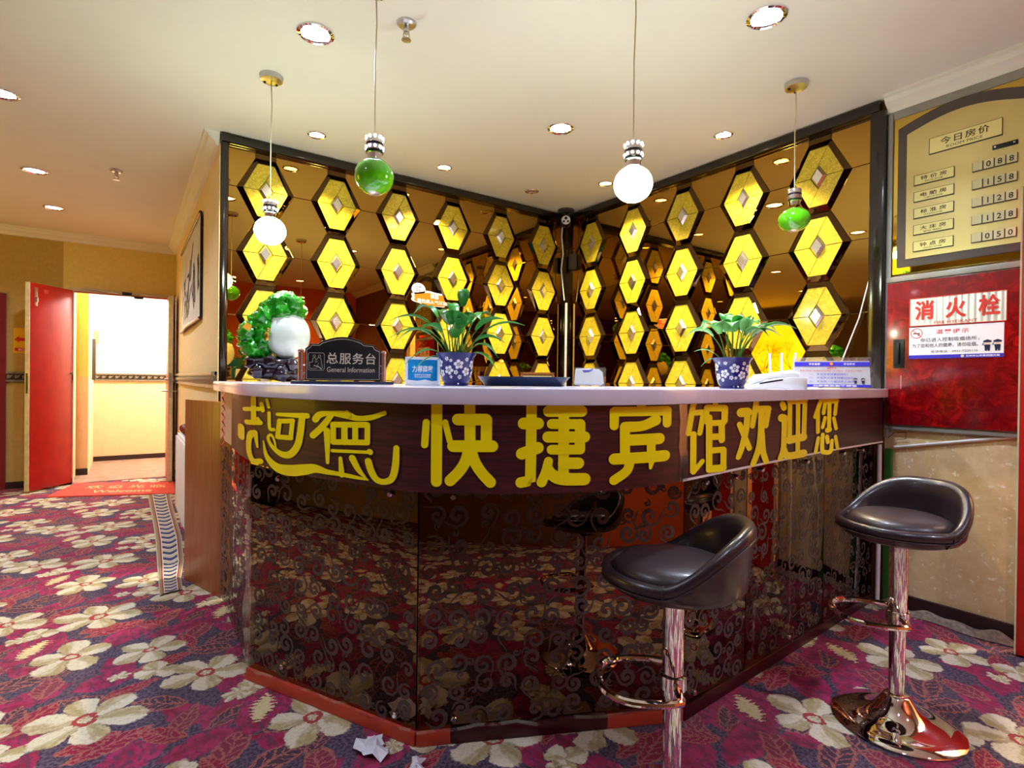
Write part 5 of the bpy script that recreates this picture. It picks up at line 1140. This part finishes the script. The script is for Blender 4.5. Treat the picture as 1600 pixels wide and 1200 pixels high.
# lower right wall
ud = thing('slanted_cable_trunking', 'white cable trunking slanting along the beige wall under the hydrant cabinet', 'trunking', tuple(TR(.04, .845)))
o5 = Vector(ud.location); V0, V1 = TR(.04, .85), TR(.525, .949)
MB().tube([V0 - o5 + Vector((-.006, 0, 0)), V1 - o5 + Vector((-.006, 0, 0))], .0085, 6).build('trunking', M['pvc'], ud)
tag(MB().box((-.0, 0, 0), (.03, .84, .03), lambda a, b, c: TR(.004 + a, b, c)).build('green_post', M['green_paint'], None, bev=.003), 'narrow green painted upright between the counter end and the beige wall', 'post')
tag(MB().tube([TR(-.02, .86, .03), TR(-.018, .5, .03), TR(-.02, .0, .03)], .011, 10).build('white_pipe', M['pvc']), 'white upright cable pipe at the right end of the counter base', 'pipe')
tag(MB().tube([TR(.02, .9, .03), TR(.05, .93, .03), TR(.1, .935, .03), TR(.1, .9, .03), TR(.06, .895, .03)], .002, 6).build('dangling_wire', M['black']), 'thin dark wire loop below the hydrant cabinet beside the counter end', 'wire')
# curled carpet edge along the right wall
mb = MB()
def ce(u, v):
    a = u * .55; lift = .02 + .02 * math.sin(u * 9 + .6) ** 2 + .012 * math.sin(u * 23)
    return TR(a, .004 + lift * (math.sin(v * PI * .75)), .016 + .06 * (1 - v) + .012 * math.sin(u * 11) * (1 - v) + .0)
mb.grid(40, 8, ce)
tag(mb.build('curled_carpet_edge', mat('tan_carpet_border', (128, 112, 98), .95, var=.35, scale=60, bump=.4), None, ang=80), 'rumpled edge of the floral carpet curling up against the baseboard of the right wall', 'carpet edge')

# ---------------------------------------------------------------- bar stools
def stool(label, x, y, back, foot, dz):
    t = thing('bar_stool', label, 'bar stool', (x, y, 0), 0)
    MB().lathe([(0, 0), (.195, 0), (.198, .005), (.195, .01), (.15, .018), (.1, .032), (.068, .055), (.05, .082), (.04, .098), (.034, .104), (0, .104)], 56).build('base', M['chrome'], t, ang=50)
    MB().lathe([(.0245, .1), (.0245, .34)], 28).build('lower_post', M['chrome'], t)
    MB().lathe([(.024, .335), (.028, .337), (.028, .645 + dz), (0, .645 + dz)], 28).build('post_sleeve', M['chrome'], t)
    d = Vector((math.cos(foot), math.sin(foot), 0)); s = Vector((-d.y, d.x, 0)); P_ = []
    zf = .375
    for i in range(30):
        a = 2 * PI * i / 30; ca, sa = math.cos(a), math.sin(a)
        lx = .075 + .125 * (abs(ca) ** .8) * (1 if ca > 0 else -1); lx = max(lx, 0) ; P_.append(d * lx + s * .118 * (abs(sa) ** .85) * (1 if sa > 0 else -1) + Vector((0, 0, zf)))
    fr_ = MB().tube(P_, .0105, 10, closed=True).build('footrest', M['chrome'], t)
    MB().lathe([(.03, .355), (.036, .357), (.036, .393), (.03, .395)], 24).build('clamp', M['chrome'], fr_)
    def prof(th):
        c = math.cos(th - back); b = max(0, min(1, (c + .18) / 1.12)); b = .45 * b + .55 * b * b * (3 - 2 * b)
        hz = .708 + .132 * b; k = .008 * b
        return [(r * .93, z + dz) for r, z in [(0, .64), (.1, .641), (.15, .645), (.18, .657), (.197, .676), (.205 + k, hz - .03), (.209 + k, hz - .013), (.204 + k, hz - .002), (.194 + k, hz + .003), (.183 + k * .5, hz - .003), (.176, hz - .018), (.171, max(.7, hz - .06)), (.168, .698), (0, .698)]]
    MB().lathe(None, 64, None, prof).build('seat_shell', M['leather'], t, ang=80)
    MB().lathe([(r * .93, z + dz) for r, z in [(0, .736), (.08, .735), (.13, .730), (.155, .721), (.166, .708), (.167, .699), (0, .698)]], 48).build('seat_cushion', M['leather2'], t, ang=80)
    pts = []
    for i in range(64):
        th = 2 * PI * i / 64; q = prof(th)[5]; pts.append(((q[0] + .0015) * math.cos(th), (q[0] + .0015) * math.sin(th), q[1]))
    MB().tube(pts, .0022, 6, closed=True).build('seam_piping', M['leather2'], t)
    for a in (back + 1.75, back - 1.75):
        pts = [((r + .001) * math.cos(a), (r + .001) * math.sin(a), z) for r, z in prof(a)[3:10]]
        MB().tube(pts, .002, 6).build('side_seam', M['leather2'], t)
    MB().lathe([(.05, .622 + dz), (.07, .628 + dz), (.07, .642 + dz), (0, .642 + dz)], 20).build('swivel_plate', M['black'], t)
def camdir(cx, cy):   # picture right / away -> room angle
    e1 = Vector((math.cos(HEAD), -math.sin(HEAD))); e2 = Vector((math.sin(HEAD), math.cos(HEAD))); v = e1 * cx + e2 * cy
    return math.atan2(v.y, v.x)
stool('dark leather bar stool in the foreground, backrest turned to the viewer', 1.208, .947, camdir(.97, -.25), camdir(-1, .05), -.022)
stool('dark leather bar stool beside the right wall, round chrome base in full view', 2.20, .775, camdir(.93, .38), camdir(-.95, .3), 0)

# ---------------------------------------------------------------- corridor
sc_ = thing('calligraphy_scroll', 'white calligraphy hanging scroll with black brush strokes on the corridor wall', 'scroll', (XC, 6.55, 1.63))
o6 = Vector(sc_.location); TC = lambda a, b, c=0.: Vector((XC - c, 6.55 - a, 1.63 + b)) - o6
Lc, Hc = 1.8, .8
def sag(u): return .03 + .05 * math.sin(u * PI) ** 2 + .05 * (1 - u)
sh = MB().grid(20, 6, lambda u, v: TC(u * Lc, v * Hc, .014 + .02 * (1 - v) * math.sin(u * PI))).build('paper', M['paper_grey'], sc_)
for b in (0, Hc): MB().tube([TC(0, b, .018 + (.0 if b else .0)), TC(Lc * .5, b, .018 + (0.0 if b else .02)), TC(Lc, b, .018)], .012, 10).build('roller', M['brown_frame'], sc_)
MB().box((Lc, 0, .008), (Lc + .012, Hc, .02), TC).build('dark_border', M['ink'], sc_, smooth=False)
r6 = random.Random(21); mb = MB()
def brush(pts, w):
    n = len(pts); V_ = []
    for i, (a, b) in enumerate(pts):
        p = pts[max(i - 1, 0)]; q = pts[min(i + 1, n - 1)]; l = math.hypot(q[0] - p[0], q[1] - p[1]) or 1; ww = w * (.4 + .7 * abs(math.sin(i * 1.3 + w * 90)))
        nx, ny = -(q[1] - p[1]) / l * ww, (q[0] - p[0]) / l * ww
        u = lambda a_, b_: TC(a_, b_, .0165 + .02 * (1 - b_ / Hc) * math.sin(a_ / Lc * PI)); V_ += [u(a + nx, b + ny), u(a - nx, b - ny)]
    mb.add(V_, [(2 * i, 2 * i + 1, 2 * i + 3, 2 * i + 2) for i in range(n - 1)])
for cx, cy, s in ((.45, .38, .17), (.75, .42, .22), (1.15, .5, .26)):
    for q in range(6):
        x, y = cx + r6.uniform(-s, s) * .8, cy + r6.uniform(-s, s); pts = [(x, y)]; an = r6.choice((-1.5, -1.2, 0, -.7, -2.2))
        for i in range(6): an += r6.uniform(-.45, .45); x += .045 * math.cos(an) * s / .2; y += .045 * math.sin(an) * s / .2; pts.append((x, min(max(y, .08), .72)))
        brush(pts, r6.uniform(.012, .03))
brush([(1.62, .5), (1.66, .42), (1.65, .32), (1.68, .24)], .045)
for q in range(5): brush([(.5 + q * .1, .1 + q * .012), (.52 + q * .1, .085 + q * .012), (.55 + q * .1, .1 + q * .01)], .006)
mb.build('brush_strokes', M['ink'], sc_, smooth=False)

# radiator and the roll on it
ra = thing('radiator', 'white painted radiator standing along the corridor wall behind the wooden board', 'radiator', (XC, 4.6, 0))
o7 = Vector(ra.location)
y0, y1 = 4.02 - o7.y, 5.17 - o7.y
MB().box((-.13, y0, .12), (-.02, y1, .73)).build('body', M['white_paint'], ra, bev=.006)
n = 19
for i in range(n):
    y = y0 + (i + .5) * (y1 - y0) / n; MB().box((-.142, y - .022, .14), (-.13, y + .022, .71)).build('fin', M['white_paint'], ra, bev=.004)
for y in (y0 + .15, y1 - .15): MB().box((-.11, y - .02, 0), (-.05, y + .02, .12)).build('foot', M['white_paint'], ra)
rl = thing('ribbed_vinyl_roll', 'dark red ribbed roll lying along the top of the white radiator', 'roll', (XC - .085, 4.6, .73))
N = 60; pts = [(0, y0 + (y1 - y0) * i / N, .034) for i in range(N + 1)]
MB().tube(pts, [.034 if i % 2 else .029 for i in range(N + 1)], 16).build('roll', M['dark_red_roll'], rl, ang=25)

# mat with welcome lettering
mt = thing('welcome_mat', 'red door mat with pale welcome lettering in front of the open corridor door', 'mat', (0, 6.95, 0))
Q = [Vector(p) for p in ((-.64, 6.87, 0), (.40, 6.43, 0), (.43, 7.12, 0), (-.46, 7.60, 0))]
o8 = Vector(mt.location)
def mq(u, v, c): return Q[0] * (1 - u) * (1 - v) + Q[1] * u * (1 - v) + Q[2] * u * v + Q[3] * (1 - u) * v + Vector((0, 0, c)) - o8
MB().add([mq(0, 0, .002), mq(1, 0, .002), mq(1, 1, .002), mq(0, 1, .002), mq(.005, .005, .012), mq(.995, .005, .012), mq(.995, .995, .012), mq(.005, .995, .012)], [(0, 3, 2, 1), (4, 5, 6, 7), (0, 1, 5, 4), (1, 2, 6, 5), (2, 3, 7, 6), (3, 0, 4, 7)]).build('pile', M['mat_red'], mt, smooth=False)
tw_ = lambda a, b, c: mq(a, b, .0135)
text(mt, 'lettering', '欢迎光临', tw_, .55, .62, h=.26, w=.72, m='mat_gold', bold=.01, spacing=1.5); text(mt, 'lettering', 'Welcome', tw_, .55, .27, h=.2, w=.5, m='mat_gold', bold=.02)
# rope-patterned border strip of the carpet
me = bpy.data.meshes.new('carpet_border_strip'); pts = [(.168, 6.5, .355, 6.42), (.17, 5.8, .34, 5.8), (.172, 5.2, .335, 5.25), (.168, 4.6, .33, 4.65), (.155, 4.0, .3, 4.05), (.15, 3.7, .262, 3.72), (.145, 3.47, .255, 3.5)]
bm = bmesh.new(); uvl = bm.loops.layers.uv.new('UVMap'); rows_ = []
for i, (xa, ya, xb, yb_) in enumerate(pts):
    rows_.append([bm.verts.new((xa + (xb - xa) * j / 6, ya + (yb_ - ya) * j / 6, .004 + (.006 if 0 < j < 6 else 0))) for j in range(7)])
for i in range(len(pts) - 1):
    for j in range(6):
        f = bm.faces.new((rows_[i][j], rows_[i][j + 1], rows_[i + 1][j + 1], rows_[i + 1][j]))
        for lp, (a, b) in zip(f.loops, ((j, i), (j + 1, i), (j + 1, i + 1), (j, i + 1))): lp[uvl].uv = (a / 6, b / (len(pts) - 1))
bm.normal_update(); bm.to_mesh(me); bm.free(); me.materials.append(M['runner'])
tag(link('carpet_border_strip', me), 'blue and cream rope-patterned border strip sewn along the corridor carpet', 'carpet border')
# exit sticker
ex = thing('exit_sticker', 'yellow exit sticker with red arrow on the far wall left of the red door', 'sticker', (-.925, YF, 1.54))
Te = Fr((0, -.002, 0), (1, 0, 0))
MB().box((-.05, -.13, -.001), (.06, .13, .001), Te).build('sheet', M['yellow_sign'], ex, smooth=False)
MB().prism([(-.042, .012), (-.005, .05), (-.005, .028), (.045, .028), (.045, -.004), (-.005, -.004), (-.005, -.026)], .001, .0016, Te).build('arrow', M['ink_red'], ex, smooth=False)
MB().rect(Te, -.04, -.11, .06, -.075, .0014).build('red_band', M['ink_red'], ex, smooth=False)
text(ex, 'lettering', '出口', Te, .012, -.092, h=.024, m='ink_white', c=.0018, bold=.02)
# notice pockets in the vestibule
nb = thing('notice_holder', 'white notice holder with orange cards and paper house on the vestibule wall', 'notice holder', (-.386, 8.95, 1.15))
To = Fr((0.002, 0, 0), (0, 1, 0))
MB().box((-.25, 0, 0), (.25, .56, .012), lambda a, b, c: (c, a, b)).build('panel', M['paper_white'], nb, bev=.003)
for z in (.06, .25): MB().box((-.1, z, .012), (.22, z + .14, .02), lambda a, b, c: (c, a, b)).build('orange_card', M['note_orange'], nb, smooth=False)
MB().prism([(-.16, .46), (.2, .46), (.02, .62)], .012, .07, lambda a, b, c: (c, a, b)).build('paper_house_roof', M['note_orange'], nb, smooth=False)
MB().box((-.24, -.02, .012), (-.17, .5, .05), lambda a, b, c: (c, a, b)).build('grey_pocket', M['board_grey'], nb, bev=.003)
light('vestibule_lamp', 'POINT', (.6, 8.6, 2.5), VEST_W, (1.0, .96, .94), shadow_soft_size=.12)

# scraps of torn paper by the kickboard
for (x, y, s, lb, sd) in ((.62, 1.64, .05, 'larger torn scrap of crumpled white paper on the carpet against the counter kickboard', 2), (.72, 1.5, .03, 'smaller crumpled white paper scrap at the foremost counter corner', 5)):
    q = random.Random(sd); t = thing('paper_scrap', lb, 'paper scrap', (x, y, 0))
    for k in range(3):
        ox, oy = q.uniform(-s, s) * .7, q.uniform(-s, s) * .7; mb = MB(); n = 11; pts = [(ox, oy, q.uniform(.012, .035))]
        for i in range(n): a = 2 * PI * i / n; r = s * q.uniform(.45, 1.15); pts.append((ox + r * math.cos(a), oy + r * math.sin(a), q.uniform(.001, .022)))
        mb.add(pts, [(0, i + 1, (i + 1) % n + 1) for i in range(n)]).build('crumpled_piece', mat('torn_tissue', (214, 214, 224), .7), t, smooth=False)

# ---------------------------------------------------------------- lobby behind the camera, known from the mirrors
tp = thing('backlit_tree_panel', 'backlit yellow panel with bare tree silhouettes, reflected in the right mirror wall', 'light panel', (-4.0, 6.1, 1.25))
MB().box((-.16, -.94, -1.25), (0, .94, 1.12)).build('light_box', M['dark_frame'], tp, bev=.01)
MB().box((0, -.9, -.5), (.03, .9, 1.1)).build('lit_panel', M['backlit'], tp, smooth=False)
r8 = random.Random(4); mb = MB()
def branch(y, z, an, l, w, d):
    y2, z2 = y + l * math.cos(an), z + l * math.sin(an); nx, nz = -math.sin(an) * w, math.cos(an) * w
    if abs(y2) > .88 or z2 > 1.08: return
    mb.add([(.032, y + nx, z + nz), (.032, y - nx, z - nz), (.032, y2 - nx * .6, z2 - nz * .6), (.032, y2 + nx * .6, z2 + nz * .6)], [(0, 1, 2, 3)])
    if d:
        for k in range(2 if d > 2 else 3): branch(y2, z2, an + r8.uniform(-.8, .8), l * .72, w * .6, d - 1)
for y in (-.6, -.1, .45): branch(y, -.48, PI / 2 + r8.uniform(-.2, .2), .42, .014, 5)
mb.build('tree_silhouette', M['brown_frame'], tp, smooth=False)
for a0, b0, a1, b1 in ((-.94, -.54, .94, -.5), (-.94, 1.1, .94, 1.14), (-.94, -.54, -.9, 1.14), (.9, -.54, .94, 1.14)): MB().box((0, a0, b0), (.05, a1, b1)).build('frame_bar', M['dark_frame'], tp)
tg = thing('teal_poster', 'teal poster on the orange wall, reflected beside the jade cabbage', 'poster', (1.5, -1.9, 1.3)); MB().box((-.3, .001, -.22), (.3, .012, .2)).build('sheet', M['teal'], tg, smooth=False)
wp = thing('white_plaque', 'small white plaque on the orange wall, reflected at the left end of the mirror wall', 'plaque', (.75, -1.9, 1.42)); MB().box((-.17, .001, -.05), (.17, .014, .05)).build('plate', M['paper_white'], wp, bev=.002)
